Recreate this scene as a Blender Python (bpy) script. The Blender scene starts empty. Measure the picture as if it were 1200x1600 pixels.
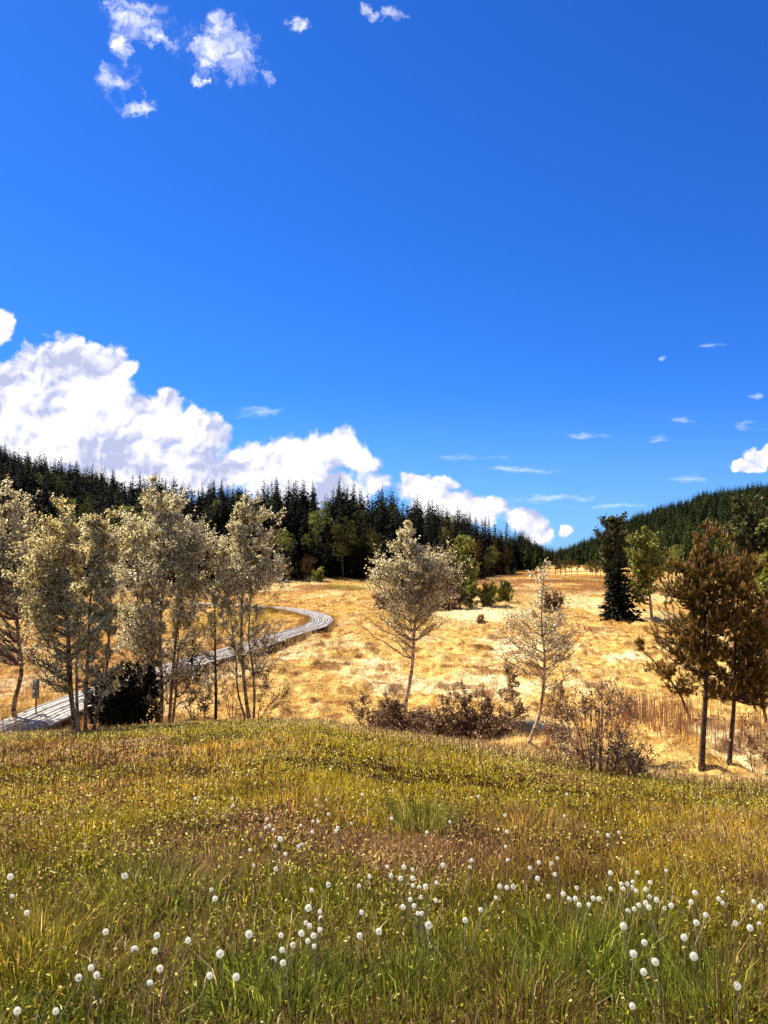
import bpy, math, random
import numpy as np
from mathutils import Vector
C = bpy.context.scene.collection
rng = np.random.default_rng(7)
R = math.radians

# ------------------------------------------------------------------ camera
EYE = 4.2; F = 1186.0; PITCH = math.atan(72/F)
cam = bpy.data.objects.new('camera', bpy.data.cameras.new('camera')); C.objects.link(cam)
cam.location = (0, 0, EYE); cam.rotation_euler = (math.pi/2+PITCH, 0, 0)
cam.data.sensor_fit = 'VERTICAL'; cam.data.sensor_height = 24; cam.data.lens = 24*F/1600
cam.data.clip_start = 0.05; cam.data.clip_end = 20000
bpy.context.scene.camera = cam
def ray(px, py):
    a = (np.asarray(px, float)-600)/F; b = (800-np.asarray(py, float))/F
    cp, sp = math.cos(PITCH), math.sin(PITCH)
    a, b = np.broadcast_arrays(a, b); return np.stack([a, cp-b*sp, sp+b*cp], -1)
def slope(py):                                   # tangent of the angle above the horizon along the view axis
    r = ray(600, py); return r[..., 2]/r[..., 1]
def pxtan(px): return (np.asarray(px, float)-600)/F

# ------------------------------------------------------------------ light
SUN_AZ, SUN_EL = R(-52), R(50)                   # azimuth from +Y, negative = left of the view
sd = Vector((math.sin(SUN_AZ)*math.cos(SUN_EL), math.cos(SUN_AZ)*math.cos(SUN_EL), math.sin(SUN_EL)))
sl = bpy.data.lights.new('sun', 'SUN'); sl.energy = 5.0; sl.angle = R(0.53); sl.color = (1, .94, .84)
so = bpy.data.objects.new('sun', sl); C.objects.link(so); so.rotation_euler = sd.to_track_quat('Z', 'Y').to_euler()
vs = bpy.context.scene.view_settings
vs.view_transform = 'Standard'; vs.look = 'None'; vs.gamma = 1; vs.exposure = 1.25; vs.use_curve_mapping = False

class NT:                                        # small node builder
    def __init__(s, tree, dim='3D'): s.dim = dim; s.t = tree; s.n = tree.nodes; s.l = tree.links
    def put(s, sock, v):
        if isinstance(v, bpy.types.NodeSocket): s.l.new(v, sock)
        elif v is not None:
            try: sock.default_value = v
            except Exception: sock.default_value = (*v, 1) if len(v) == 3 else v[:3]
    def node(s, kind, ins=(), **at):
        n = s.n.new(kind)
        for k, v in at.items(): setattr(n, k, v)
        for k, v in (ins.items() if isinstance(ins, dict) else enumerate(ins)): s.put(n.inputs[k], v)
        return n
    def m(s, op, a, b=None, c=None, clamp=False):
        n = s.n.new('ShaderNodeMath'); n.operation = op; n.use_clamp = clamp
        for i, v in enumerate((a, b, c)):
            if v is not None: s.put(n.inputs[i], v)
        return n.outputs[0]
    def v(s, op, a, b=None, out=0):
        n = s.n.new('ShaderNodeVectorMath'); n.operation = op
        s.put(n.inputs[0], a)
        if b is not None: s.put(n.inputs[1], b)
        return n.outputs[out]
    def mix(s, f, a, b, blend='MIX'):
        n = s.n.new('ShaderNodeMix'); n.data_type = 'RGBA'; n.blend_type = blend
        s.put(n.inputs[0], f); s.put(n.inputs[6], a if not isinstance(a, tuple) else (*a[:3], 1)); s.put(n.inputs[7], b if not isinstance(b, tuple) else (*b[:3], 1))
        return n.outputs[2]
    def ss(s, x, a, b):                          # smoothstep
        n = s.n.new('ShaderNodeMapRange'); n.interpolation_type = 'SMOOTHSTEP'
        s.put(n.inputs[0], x); n.inputs[1].default_value = a; n.inputs[2].default_value = b
        return n.outputs[0]
    def noise(s, vec, scale, detail=4, rough=.55, lac=2.0, dist=0.0, out=0):
        n = s.n.new('ShaderNodeTexNoise'); n.noise_dimensions = s.dim; s.put(n.inputs['Vector'], vec); n.inputs['Scale'].default_value = scale
        n.inputs['Detail'].default_value = detail; n.inputs['Roughness'].default_value = rough
        n.inputs['Lacunarity'].default_value = lac; n.inputs['Distortion'].default_value = dist
        return n.outputs[out]

world = bpy.data.worlds.new('World'); bpy.context.scene.world = world; world.use_nodes = True
W = NT(world.node_tree, '2D'); W.n.clear()
def build_sky():
    out = W.node('ShaderNodeOutputWorld'); bg = W.node('ShaderNodeBackground')
    W.l.new(bg.outputs[0], out.inputs[0])
    sky = W.node('ShaderNodeTexSky'); sky.sky_type = 'NISHITA'; sky.sun_disc = False
    sky.sun_elevation = SUN_EL; sky.sun_rotation = SUN_AZ
    sky.altitude = 900; sky.air_density = 1.0; sky.dust_density = 0.25; sky.ozone_density = 3.0
    col = W.mix(1.0, sky.outputs[0], (0.36, 0.73, 1.50), 'MULTIPLY')
    hs = W.node('ShaderNodeHueSaturation', {'Saturation': 1.04, 'Color': col}); col = hs.outputs[0]
    tc = W.node('ShaderNodeTexCoord').outputs['Generated']
    sx = W.node('ShaderNodeSeparateXYZ', [tc])
    x, y, z = sx.outputs
    ys = W.m('MAXIMUM', y, .08)
    u = W.m('DIVIDE', x, ys); v = W.m('DIVIDE', z, ys)
    front = W.ss(y, .1, .3)
    uv = W.node('ShaderNodeCombineXYZ', [u, v, 0.0]).outputs[0]
    def field(blobs, p):
        f = None
        for (px, py, rx, ry) in blobs:
            r = ray(px, py); c = (r[0]/r[1], r[2]/r[1], 0)
            k = 1/(r[1])                          # pixel radius -> tangent radius
            d = W.v('MULTIPLY', W.v('SUBTRACT', p, c), (F/rx/k, F/ry/k, 1))
            g = W.m('SUBTRACT', 1.0, W.v('LENGTH', d, out=1))
            if f is None: f = g
            else:
                n = W.n.new('ShaderNodeMath'); n.operation = 'SMOOTH_MAX'
                W.l.new(f, n.inputs[0]); W.l.new(g, n.inputs[1]); n.inputs[2].default_value = .12; f = n.outputs[0]
        return f
    col = W.mix(W.m('MULTIPLY', W.ss(W.m('MULTIPLY', v, -1.0), -.24, .01), .42), col, (2.7, 5.3, 8.0))
    # ---- cumulus bank along the horizon
    cum = [(115,572,95,58),(150,590,75,52),(60,575,60,50),(20,620,110,75),(110,650,150,85),(215,668,110,72),(290,665,48,42),
           (255,630,50,30),(315,690,60,50),(330,665,25,26),(200,735,260,60),(60,720,200,80),(430,718,80,42),(400,730,80,50),(490,712,72,44),
           (530,700,62,42),(560,718,44,32),(470,760,160,50),(660,762,62,30),(690,757,42,24),(640,748,34,18),(740,800,62,30),(765,795,48,22),
           (815,815,42,20),(830,835,36,30),(690,790,80,30),(880,824,14,15),(3,507,30,30),
           (1185,710,32,18),(1172,724,38,14),(1204,702,26,20)]
    base = W.noise(uv, 3.2, 2, .5)
    warp = W.v('SCALE', W.v('SUBTRACT', W.noise(uv, 16, 4, .6, out=1), (.5, .5, .5)), None); warp.node.inputs['Scale'].default_value = .034
    uw = W.v('ADD', uv, warp)
    fc = field(cum, uw)
    def puff(p):
        vo = W.n.new('ShaderNodeTexVoronoi'); vo.feature = 'SMOOTH_F1'; vo.voronoi_dimensions = '2D'; W.l.new(p, vo.inputs['Vector'])
        vo.inputs['Scale'].default_value = 26; vo.inputs['Detail'].default_value = 3; vo.inputs['Roughness'].default_value = .55
        vo.inputs['Smoothness'].default_value = .35
        return W.m('ADD', W.m('MULTIPLY', W.m('SUBTRACT', .45, vo.outputs[0]), .8), W.m('MULTIPLY', W.m('SUBTRACT', W.noise(p, 24, 8, .6), .5), 1.0))
    p0 = puff(uw); off = (-.0045, .0075, 0)
    p1 = puff(W.v('ADD', uw, off))
    dens = W.m('ADD', fc, W.m('MULTIPLY', p0, .42))
    a_c = W.m('MULTIPLY', W.ss(dens, -.02, .26), front)
    fine = W.m('MULTIPLY', W.m('SUBTRACT', p0, p1), 1.35)
    lowd = W.m('MULTIPLY', W.m('SUBTRACT', W.noise(uv, 13, 3, .5), W.noise(W.v('ADD', uv, (-.02, .03, 0)), 13, 3, .5)), 3.2)
    patch = W.m('MULTIPLY', W.m('SUBTRACT', W.noise(uw, 8.5, 4, .55), .55), 2.2)
    lit = W.m('ADD', W.m('ADD', W.m('ADD', .70, fine), lowd), W.m('MULTIPLY', W.ss(dens, .12, .7), W.m('MULTIPLY', W.m('MAXIMUM', patch, -.1), -1.0)))
    lit = W.m('MULTIPLY', lit, 1.0, clamp=True)
    K = 8.6
    ccol = W.mix(lit, (.54*K, .59*K, .84*K), (1.14*K, 1.12*K, 1.18*K))
    col = W.mix(a_c, col, ccol)
    # ---- torn high scraps
    torn = [(222,38,50,34),(190,28,30,22),(250,60,40,16),(345,78,62,48),(368,95,46,38),(340,40,26,26),(320,100,30,26),(182,130,30,30),(215,170,34,14),
            (228,168,20,16),(416,114,12,18),(466,38,22,16),(205,10,40,14),(195,70,14,22),(575,12,12,14),(610,18,20,12),(305,125,14,14)]
    wv = W.v('SCALE', W.v('SUBTRACT', W.noise(uv, 22, 5, .65, out=1), (.5, .5, .5)), None); wv.node.inputs['Scale'].default_value = .060
    ut = W.v('ADD', uv, wv)
    ft = field(torn, ut)
    dt = W.m('ADD', ft, W.m('MULTIPLY', W.m('SUBTRACT', W.noise(ut, 32, 8, .68), .52), 2.3))
    a_t = W.m('MULTIPLY', W.m('MULTIPLY', W.ss(dt, -.1, 1.35), W.ss(ft, -.55, .05)), front)
    col = W.mix(a_t, col, (1.08*K, 1.1*K, 1.2*K))
    # ---- thin streaks low on the right
    st = [(860,778,110,7),(820,735,60,6),(780,733,30,6),(1030,687,16,6),(920,678,40,7),(1075,748,28,8),(1168,665,24,8),(1185,620,12,6),
          (740,716,70,5),(960,790,60,4),(1036,560,6,4),(410,645,40,10),(1110,540,30,5),(1060,657,20,5)]
    us = W.v('ADD', uv, W.v('MULTIPLY', W.v('SUBTRACT', W.noise(uv, 30, 4, .6, out=1), (.5, .5, .5)), (.03, .010, 0)))
    fs = field(st, us)
    ds = W.m('MULTIPLY', W.ss(W.m('ADD', fs, W.m('MULTIPLY', W.m('SUBTRACT', W.noise(W.v('MULTIPLY', us, (1, 4, 1)), 26, 7, .65), .5), 3.2)), .0, 1.3), W.m('MULTIPLY', front, .42))
    col = W.mix(ds, col, (.95*K, 1.05*K, 1.25*K))
    # ---- unseen cloud added behind the camera as neutral fill for the shadows
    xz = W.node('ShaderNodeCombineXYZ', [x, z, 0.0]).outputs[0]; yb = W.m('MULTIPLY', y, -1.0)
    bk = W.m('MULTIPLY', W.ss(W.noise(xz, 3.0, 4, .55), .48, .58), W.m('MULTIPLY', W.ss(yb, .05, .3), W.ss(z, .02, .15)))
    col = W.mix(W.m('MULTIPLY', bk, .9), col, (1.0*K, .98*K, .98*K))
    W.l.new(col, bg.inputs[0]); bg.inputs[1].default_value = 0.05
build_sky()

# ------------------------------------------------------------------ helpers
def tag(o, label=None, cat=None, group=None, kind=None):
    if label: o['label'] = label
    if cat: o['category'] = cat
    if group: o['group'] = group
    if kind: o['kind'] = kind
    return o
def empty(name, loc):
    o = bpy.data.objects.new(name, None); o.location = tuple(float(q) for q in loc); o.empty_display_size = .2; C.objects.link(o); return o
def rawmesh(name, V, faces, mat=None, col=None, smooth=False):
    """V (n,3); faces: list of (m,k) int arrays; col (n,3) linear"""
    me = bpy.data.meshes.new(name)
    V = np.asarray(V, np.float32); faces = [np.asarray(f, np.int32) for f in faces if len(f)]
    lv = np.concatenate([f.ravel() for f in faces]); tot = np.concatenate([np.full(len(f), f.shape[1], np.int32) for f in faces])
    start = np.concatenate([[0], np.cumsum(tot)[:-1]]).astype(np.int32)
    me.vertices.add(len(V)); me.vertices.foreach_set('co', V.ravel())
    me.loops.add(len(lv)); me.loops.foreach_set('vertex_index', lv)
    me.polygons.add(len(tot)); me.polygons.foreach_set('loop_start', start)
    if smooth: me.polygons.foreach_set('use_smooth', np.ones(len(tot), bool))
    if col is not None:
        a = me.color_attributes.new('tint', 'FLOAT_COLOR', 'POINT')
        a.data.foreach_set('color', np.concatenate([col, np.ones((len(V), 1))], 1).astype(np.float32).ravel())
    me.update(calc_edges=True)
    if not smooth: pass
    if mat: me.materials.append(mat)
    return me
def obj(name, me, parent=None, loc=None):
    o = bpy.data.objects.new(name, me); C.objects.link(o)
    if parent: o.parent = parent
    if loc is not None: o.location = loc
    return o
class Acc:
    def __init__(s): s.V = []; s.F = {}; s.n = 0; s.c = []
    def add(s, V, fs, col=None):
        V = np.asarray(V, float).reshape(-1, 3); s.V.append(V)
        for f in fs:
            f = np.asarray(f)
            if len(f): s.F.setdefault(f.shape[1], []).append(f+s.n)
        if col is not None: s.c.append(np.broadcast_to(col, (len(V), 3)))
        s.n += len(V)
    def mesh(s, name, mat, smooth=False):
        return rawmesh(name, np.concatenate(s.V), [np.concatenate(v) for v in s.F.values()], mat, np.concatenate(s.c) if s.c else None, smooth)
def nrm(a): return a/np.maximum(np.linalg.norm(a, axis=-1, keepdims=True), 1e-9)
def tubes(P, rad, k=5):
    """P (N,n,3), rad (N,n) -> verts, quads"""
    P = np.asarray(P, float); rad = np.asarray(rad, float)
    N, n, _ = P.shape
    T = nrm(np.gradient(P, axis=1))
    ref = np.where(np.abs(T[:, :1, 2:3]) > .8, np.array([1., 0, 0]), np.array([0, 0, 1.]))
    A = nrm(np.cross(T, np.broadcast_to(ref, T.shape))); B = np.cross(T, A)
    th = np.linspace(0, 2*np.pi, k, endpoint=False)
    V = P[:, :, None]+rad[:, :, None, None]*(np.cos(th)[:, None]*A[:, :, None]+np.sin(th)[:, None]*B[:, :, None])
    idx = np.arange(N*n*k).reshape(N, n, k)
    a = idx[:, :-1]; b = np.roll(idx, -1, 2)[:, :-1]; c = np.roll(idx, -1, 2)[:, 1:]; d = idx[:, 1:]
    return V.reshape(-1, 3), np.stack([a, b, c, d], -1).reshape(-1, 4)
def leaves(P, size, up=.3, rg=rng, elong=1.35, nrm_bias=None):
    """diamond leaves folded along the rib"""
    n = len(P); a = nrm(rg.normal(size=(n, 3))+np.array([0, 0, -.2])); nn = nrm(rg.normal(size=(n, 3))+np.array([0, 0, up*3]))
    b = nrm(np.cross(nn, a)); nn = np.cross(a, b)
    s = (size*rg.uniform(.65, 1.3, n))[:, None]
    V = np.stack([P, P+a*s*.45*elong+b*s*.42+nn*s*.08, P+a*s*elong, P+a*s*.45*elong-b*s*.42+nn*s*.08], 1)
    return V.reshape(-1, 3), np.arange(n*4).reshape(n, 4)
_perm = np.random.default_rng(3).integers(0, 1 << 30, 4096)
def vnoise(x, y, s=0):
    xi = np.floor(x).astype(np.int64); yi = np.floor(y).astype(np.int64); fx = x-xi; fy = y-yi
    fx = fx*fx*(3-2*fx); fy = fy*fy*(3-2*fy)
    def h(a, b): return (_perm[(_perm[(a+s*37) & 4095]+b) & 4095] & 65535)/65535.
    return (h(xi, yi)*(1-fx)+h(xi+1, yi)*fx)*(1-fy)+(h(xi, yi+1)*(1-fx)+h(xi+1, yi+1)*fx)*fy
def fbm(x, y, o=4, s=0, g=.5):
    x = np.asarray(x, float); y = np.asarray(y, float)
    r = 0; a = 1; t = 0
    for i in range(o): r = r+a*vnoise(x*2**i+i*13.7, y*2**i-i*7.1, s+i); t += a; a *= g
    return r/t
def smooth(a, b, x): t = np.clip((x-a)/(b-a), 0, 1); return t*t*(3-2*t)

# ------------------------------------------------------------------ terrain
def tab(px, vals, q): return np.interp(q, pxtan(px), vals)
def horizon_tan(px, y): r = ray(px, y); return r[..., 2]/r[..., 1]
SK = np.array([(-900,640),(-300,650),(-100,680),(0,698),(100,722),(200,740),(280,748),(350,746),(440,742),(520,752),(600,764),(650,778),(700,794),(760,814),(800,826),
               (830,838),(860,852),(885,848),(940,826),(1000,794),(1060,776),(1100,762),(1200,748),(1400,735),(2000,720)])
EDG = np.array([(-900,60),(-100,66),(0,74),(200,102),(450,131),(740,136),(780,180),(800,210),(820,280),(850,420),(885,470),(930,400),(1000,290),(1060,200),(1200,125),(1500,100),(2000,100)])
RDG = np.array([(-900,300),(0,330),(200,265),(440,190),(600,210),(700,260),(800,340),(860,700),(900,700),(1000,650),(1200,520),(2000,450)])
def sky_t(u): return np.interp(u, pxtan(SK[:, 0]), horizon_tan(600, SK[:, 1]))
def edge_d(u): return np.interp(u, pxtan(EDG[:, 0]), EDG[:, 1])
def ridge_d(u): return np.interp(u, pxtan(RDG[:, 0]), RDG[:, 1])
BR = np.array([(-400,1160),(0,1150),(150,1146),(300,1133),(500,1131),(600,1147),(750,1170),(1000,1212),(1200,1238),(1500,1260)])
YC = np.array([(-400,15.5),(0,15.5),(300,15.2),(600,14),(1000,12),(1200,11),(1500,10.5)])
def brow(x, y):
    q = np.clip(x/np.maximum(y, 9.), -1.2, 1.2)
    T = -np.interp(q, pxtan(BR[:, 0]), horizon_tan(600, BR[:, 1])); yc = np.interp(q, pxtan(YC[:, 0]), YC[:, 1])
    return T, yc
def height(x, y, detail=True):
    x = np.asarray(x, float); y = np.asarray(y, float)
    T, yc = brow(x, y)
    b = 1.55/yc**2; a = T-3.1/yc
    yy = np.maximum(y, -4)
    z1 = 2.65-a*yy-b*np.sign(yy)*yy*yy
    zc = EYE-T*yc; L = 1.25*zc/T; t = np.clip((y-yc)/L, 0, 1)
    z2 = zc*(2*t**3-3*t**2+1)+(-T*L)*(t**3-2*t**2+t)
    z = np.where(y < yc, z1, z2)
    mead = smooth(0, 1, 1-np.clip((y-yc)/L, 0, 1))
    r = np.hypot(x, y); u = np.clip(x/np.maximum(y, 1e-3), -1.3, 1.3); u = np.where(y > 1, u, np.sign(x)*1.3)
    E = edge_d(u); D = ridge_d(u)
    zr = np.maximum(EYE+sky_t(u)*D-12., .3)
    tt = np.clip((y-E)/(D-E), 0, 1.6)
    hill = np.where(tt < 1, zr*(tt*.75+.25*tt*tt*(3-2*tt)), zr*(1-.35*smooth(1, 1.6, tt)))
    z = z+np.where(y > 5, hill, 0)
    if detail:
        bog = 1-mead
        w = np.clip(1-(y-90)/80, 0, 1)
        z = z+bog*w*(.12*(fbm(x*.35, y*.35, 3, 5)-.5)+.70*np.maximum(fbm(x*1.1, y*1.1, 3, 9, .5)-.47, 0)+.11*(fbm(x*3.7, y*3.7, 2, 19)-.5))
        z = z+mead*(.10*(fbm(x*.8, y*.8, 3, 21)-.5)+.05*(fbm(x*3, y*3, 2, 31)-.5))*smooth(1.0, 4, np.abs(y)+np.abs(x)*.5)
    return z
def mead_w(x, y):
    T, yc = brow(x, y); zc = EYE-T*yc; L = 1.25*zc/T
    return 1-smooth(-.2, .95, (y-yc+1.1+(fbm(x*.9, y*.9, 3, 77)-.5)*2.6)/L)
def hit(px, py, zoff=0.0):                        # where the pixel's ray meets the ground (+zoff)
    d = ray(px, py); t = np.geomspace(1.2, 1500, 5000)
    P = d[None]*t[:, None]; z = height(P[:, 0], P[:, 1])+zoff
    i = np.argmax(P[:, 2]+EYE < z)
    p = P[i].copy(); p[2] = float(height(p[0], p[1])); return p
def onplane(px, py, depth):                       # the point of the ray whose y is depth
    d = ray(px, py); k = np.asarray(depth)/d[..., 1]
    P = d*k[..., None]; P[..., 2] += EYE; return P

# large colour of the bog and the meadow: what grows where
def cgauss(x, y, cx, cy, rx, ry): return np.exp(-((x-cx)/rx)**2-((y-cy)/ry)**2)
STRAW = np.array([.74, .51, .16]); PALE = np.array([.93, .78, .42]); ORNG = np.array([.54, .29, .055]); RUST = np.array([.20, .080, .025])
OLIVE = np.array([.44, .31, .014]); GREEN = np.array([.105, .125, .010]); GOLD = np.array([.68, .37, .028])
def lerp(a, b, w): w = np.asarray(w)[..., None]; return a*(1-w)+b*w
def bog_col(x, y):
    x = np.asarray(x, float); y = np.asarray(y, float)
    n1 = fbm(x*.10, y*.055, 4, 41); n2 = fbm(x*.5, y*.28, 4, 51); n3 = fbm(x*1.6, y*1.2, 3, 61)
    c = lerp(STRAW[None], PALE[None], smooth(.45, .7, n2)) if x.ndim else lerp(STRAW, PALE, smooth(.45, .7, n2))
    far = smooth(31, 50, y+10*(n1-.5))*(1-.15*smooth(60, 200, y))
    c = lerp(c, ORNG, np.clip(far*(.42+1.3*(n2-.42)), 0, .85))
    c = lerp(c, ORNG*.8, smooth(.50, .62, fbm(x*2.6, y*1.4, 3, 63))*.6*(1-smooth(70, 130, y)))
    c = lerp(c, RUST, smooth(.56, .70, n3)*.75*(1-smooth(60, 120, y)))
    c = lerp(c, OLIVE*.8, np.clip(smooth(.52, .68, n1)*smooth(35, 50, y)*.7, 0, 1))
    px = x/np.maximum(y, 1)*F+600; py = 872+F*EYE/np.maximum(y, 1)
    c = lerp(c, GREEN*1.2, cgauss(px, py, 520, 919, 80, 5)*.9)
    c = lerp(c, RUST*1.3, np.clip(cgauss(px, py, 480, 906, 130, 5), 0, 1)*.8)
    c = lerp(c, PALE*1.0, np.clip(smooth(.50, .60, fbm(x*.16+4, y*.05, 3, 67))*smooth(40, 60, y)*.5, 0, 1))
    c = lerp(c, RUST*1.6, np.clip(smooth(.54, .60, fbm(x*.09+2, y*.045, 3, 69))*smooth(75, 100, y)*.8, 0, 1))
    c = lerp(c, PALE, np.clip(cgauss(px, py, 740, 961, 80, 12)*1.3, 0, 1))
    c = lerp(c, OLIVE*.7, np.clip(cgauss(px, py, 640, 968, 60, 9), 0, 1)*.7)
    c = lerp(c, RUST, np.clip(cgauss(px, py, 900, 921, 70, 3.5)+cgauss(px, py, 870, 908, 60, 2.5), 0, 1)*.8)
    c = lerp(c, RUST*1.5, np.clip(cgauss(x, y, -13, 32, 8, 15), 0, 1)*.6)
    c = lerp(c, RUST*1.4, np.clip(1-np.abs(y-(brow(x, y)[1]+2.7))/1.6, 0, 1)*.6*(px < 1000))
    return c
BRN = (.17, .085, .038); DRK = (.07, .030, .014); FRS = (.10, .118, .012)
PATCH = [(600,1325,.75,.55,BRN,1.5),(750,1300,.9,.6,BRN,1.4),(850,1310,.5,.35,DRK,1.3),(280,1385,.5,.4,BRN,1.4),(520,1300,.6,.5,BRN,1.1),(1000,1385,.8,.35,DRK,1.1),(300,1320,.9,.5,BRN,.9),(180,1435,.25,.2,DRK,1.4),(1100,1330,.8,.4,BRN,.8),(1180,1360,.5,.4,BRN,1.2),
         (650,1290,.35,.35,FRS,1.3),(480,1480,.7,.45,FRS,1.2),(950,1540,.6,.35,FRS,1.6),(300,1560,.8,.3,FRS,1.0),(700,1500,.6,.4,FRS,1.0),(250,1420,.5,.3,FRS,1.0),(900,1440,.9,.3,FRS,.8),(140,1290,.8,.4,DRK,.6),(340,1160,.7,.4,DRK,1.0),(500,1150,1.2,.5,BRN,1.2),(640,1372,.25,.12,(.4,.26,.14),.6),(30,1170,1.0,.5,DRK,1.2)]  # last patch paints the left trees' cast shadow into the grass colour
rg_patch = np.random.default_rng(17)
def mead_col(x, y, r1, r2, r3):
    """per-blade colour; r* uniform random numbers"""
    n = fbm(x*.45, y*.45, 3, 71); n2 = fbm(x*1.3, y*1.3, 3, 73); n3 = fbm(x*.8+9, y*.8, 3, 79)
    base = lerp(np.broadcast_to(OLIVE, (len(x), 3)), GOLD, np.clip((n-.38)*2.6+.15*(r1-.5), 0, 1))
    base = lerp(base, GREEN, np.clip(smooth(5.8, 3.2, y+3.5*(n3-.5))*.8+.3*smooth(.58, .7, n3), 0, 1)*(r2 < .8))
    base = lerp(base, np.array([.50, .27, .12]), (r3 < .05+.42*smooth(.54, .66, n2))*.85)
    base = lerp(base, np.array([.78, .58, .28]), (r1 < .08+.10*smooth(.45, .65, n))*.9)  # scattered straw-bright blades, also painted in as gloss glints
    edge = smooth(3.4, .9, brow(x, y)[1]-y+1.2*(n3-.5)); base = lerp(base, np.array([.80, .58, .20]), edge*(r2 < .75))
    base = lerp(base, np.array([.09, .03, .010]), (r2 > .88-.12*smooth(.5, .62, n2))*.9)
    for (a_, b_, rx, ry, cc, w_) in PATCH:
        c_ = hit(a_, b_); g_ = np.clip(np.exp(-((x-c_[0])/rx)**2-((y-c_[1])/ry)**2)*w_*.5*(.25+1.1*smooth(.38, .60, fbm(x*2.1, y*2.1, 3, 151))), 0, .8); base = lerp(base, np.where((r1 < .55)[:, None], np.array(cc), np.array(cc)*2.3), (rg_patch.random(len(x)) < g_)*.9)
    band = smooth(1.9, .9, np.abs(brow(x, y)[1]+.6-y+1.6*(n3-.5)))*(r3 < .75); base = lerp(base, np.where((r1 < .45)[:, None], np.array([.26, .10, .035]), np.array([.80, .56, .22])), band)
    return base*(.42+1.75*r3[:, None]**1.6)

# ------------------------------------------------------------------ materials
def mat(name): m = bpy.data.materials.new(name); m.use_nodes = True; n = NT(m.node_tree); n.n.clear(); return m, n
def finish(n, col, rough=.8, spec=.3, trans=0, tcol=None, bump=None, bstr=.3, bdist=.05):
    out = n.node('ShaderNodeOutputMaterial'); p = n.node('ShaderNodeBsdfPrincipled')
    n.put(p.inputs['Base Color'], col if not isinstance(col, tuple) else (*col, 1)); n.put(p.inputs['Roughness'], rough); p.inputs['Specular IOR Level'].default_value = spec
    if bump is not None:
        b = n.node('ShaderNodeBump', {'Height': bump, 'Strength': bstr, 'Distance': bdist}); n.l.new(b.outputs[0], p.inputs['Normal'])
    s = p.outputs[0]
    if trans:
        t = n.node('ShaderNodeBsdfTranslucent'); n.put(t.inputs[0], tcol if tcol is not None else col)
        mx = n.node('ShaderNodeMixShader'); mx.inputs[0].default_value = trans; n.l.new(s, mx.inputs[1]); n.l.new(t.outputs[0], mx.inputs[2]); s = mx.outputs[0]
    n.l.new(s, out.inputs[0])
def ramp(n, f, stops):
    r = n.node('ShaderNodeValToRGB'); n.put(r.inputs[0], f); e = r.color_ramp.elements
    while len(e) < len(stops): e.new(.5)
    for q, (p, c) in zip(e, stops): q.position = p; q.color = (*c, 1)
    return r.outputs[0]
def leaf_mat(name, stops, rough=.45, spec=.5, trans=.25, tk=(1, 1, 1)):
    m, n = mat(name)
    g = n.node('ShaderNodeNewGeometry').outputs['Random Per Island']
    c = ramp(n, g, stops); finish(n, c, rough, spec, trans, n.mix(1.0, c, tk, 'MULTIPLY')); return m
def tint_mat(name, rough=.8, spec=.2, trans=0):
    m, n = mat(name); a = n.node('ShaderNodeAttribute', attribute_name='tint').outputs['Color']; finish(n, a, rough, spec, trans); return m
M_blade = tint_mat('grass_blades', .7, .1, .42)
M_straw = tint_mat('straw_blades', .9, .05, .25)
def m_ground():
    m, n = mat('ground'); a = n.node('ShaderNodeAttribute', attribute_name='tint').outputs['Color']
    p = n.node('ShaderNodeTexCoord').outputs['Object']
    f = n.noise(n.v('MULTIPLY', p, (1, .7, 1)), 3.0, 7, .7); f2 = n.noise(p, 18, 4, .6)
    c = n.mix(1.0, a, ramp(n, f, [(.30, (.30, .24, .2)), (.46, (.80, .74, .68)), (.6, (1.15, 1.15, 1.1)), (.75, (1.3, 1.35, 1.4))]), 'MULTIPLY')
    c = n.mix(1.0, c, ramp(n, f2, [(.35, (.55, .45, .4)), (.6, (1.1, 1.1, 1.1))]), 'MULTIPLY')
    finish(n, c, 1.0, 0, bump=n.m('ADD', f, n.m('MULTIPLY', f2, .3)), bstr=.8, bdist=.15); return m
M_ground = m_ground()
def m_bark(name, c1, c2, c3, sc=9):
    m, n = mat(name); p = n.node('ShaderNodeTexCoord').outputs['Object']
    f = n.noise(n.v('MULTIPLY', p, (1, 1, .45)), sc*3, 5, .65); f2 = n.noise(n.v('MULTIPLY', p, (1, 1, 2.5)), sc, 4, .6)
    c = n.mix(n.ss(f, .42, .6), c1, c2); c = n.mix(n.ss(f2, .52, .62), c, c3)
    finish(n, c, .8, .3, bump=f, bstr=.6, bdist=.02); return m
M_birch = m_bark('birch_bark', (.13, .07, .03), (.42, .29, .15), (.03, .016, .008), 7)
M_pale = m_bark('pale_bark', (.32, .21, .11), (.60, .46, .28), (.05, .03, .015), 8)
M_dark = m_bark('dark_bark', (.035, .017, .010), (.10, .052, .030), (.015, .009, .006), 8)
M_twig = m_bark('twig_bark', (.12, .055, .03), (.24, .13, .08), (.05, .025, .018), 14)
M_twig_pale = m_bark('twig_pale', (.24, .15, .08), (.42, .29, .17), (.09, .05, .03), 14)
LB = leaf_mat('birch_leaves', [(0, (.09, .042, .010)), (.22, (.24, .14, .04)), (.34, (.54, .46, .24)), (.6, (.86, .80, .52)), (1, (1, .98, .80))], .35, .5, .45, (1, .93, .62))
LBG = leaf_mat('birch_leaves_green', [(0, (.10, .050, .014)), (.22, (.25, .15, .04)), (.36, (.60, .49, .18)), (.62, (.90, .81, .45)), (1, (1, .95, .70))], .35, .5, .5, (1, .92, .55))
LSH = leaf_mat('shrub_leaves', [(0, (.12, .045, .012)), (.4, (.30, .16, .05)), (.7, (.52, .34, .13)), (1, (.8, .62, .34))], .5, .3, .25)
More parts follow.
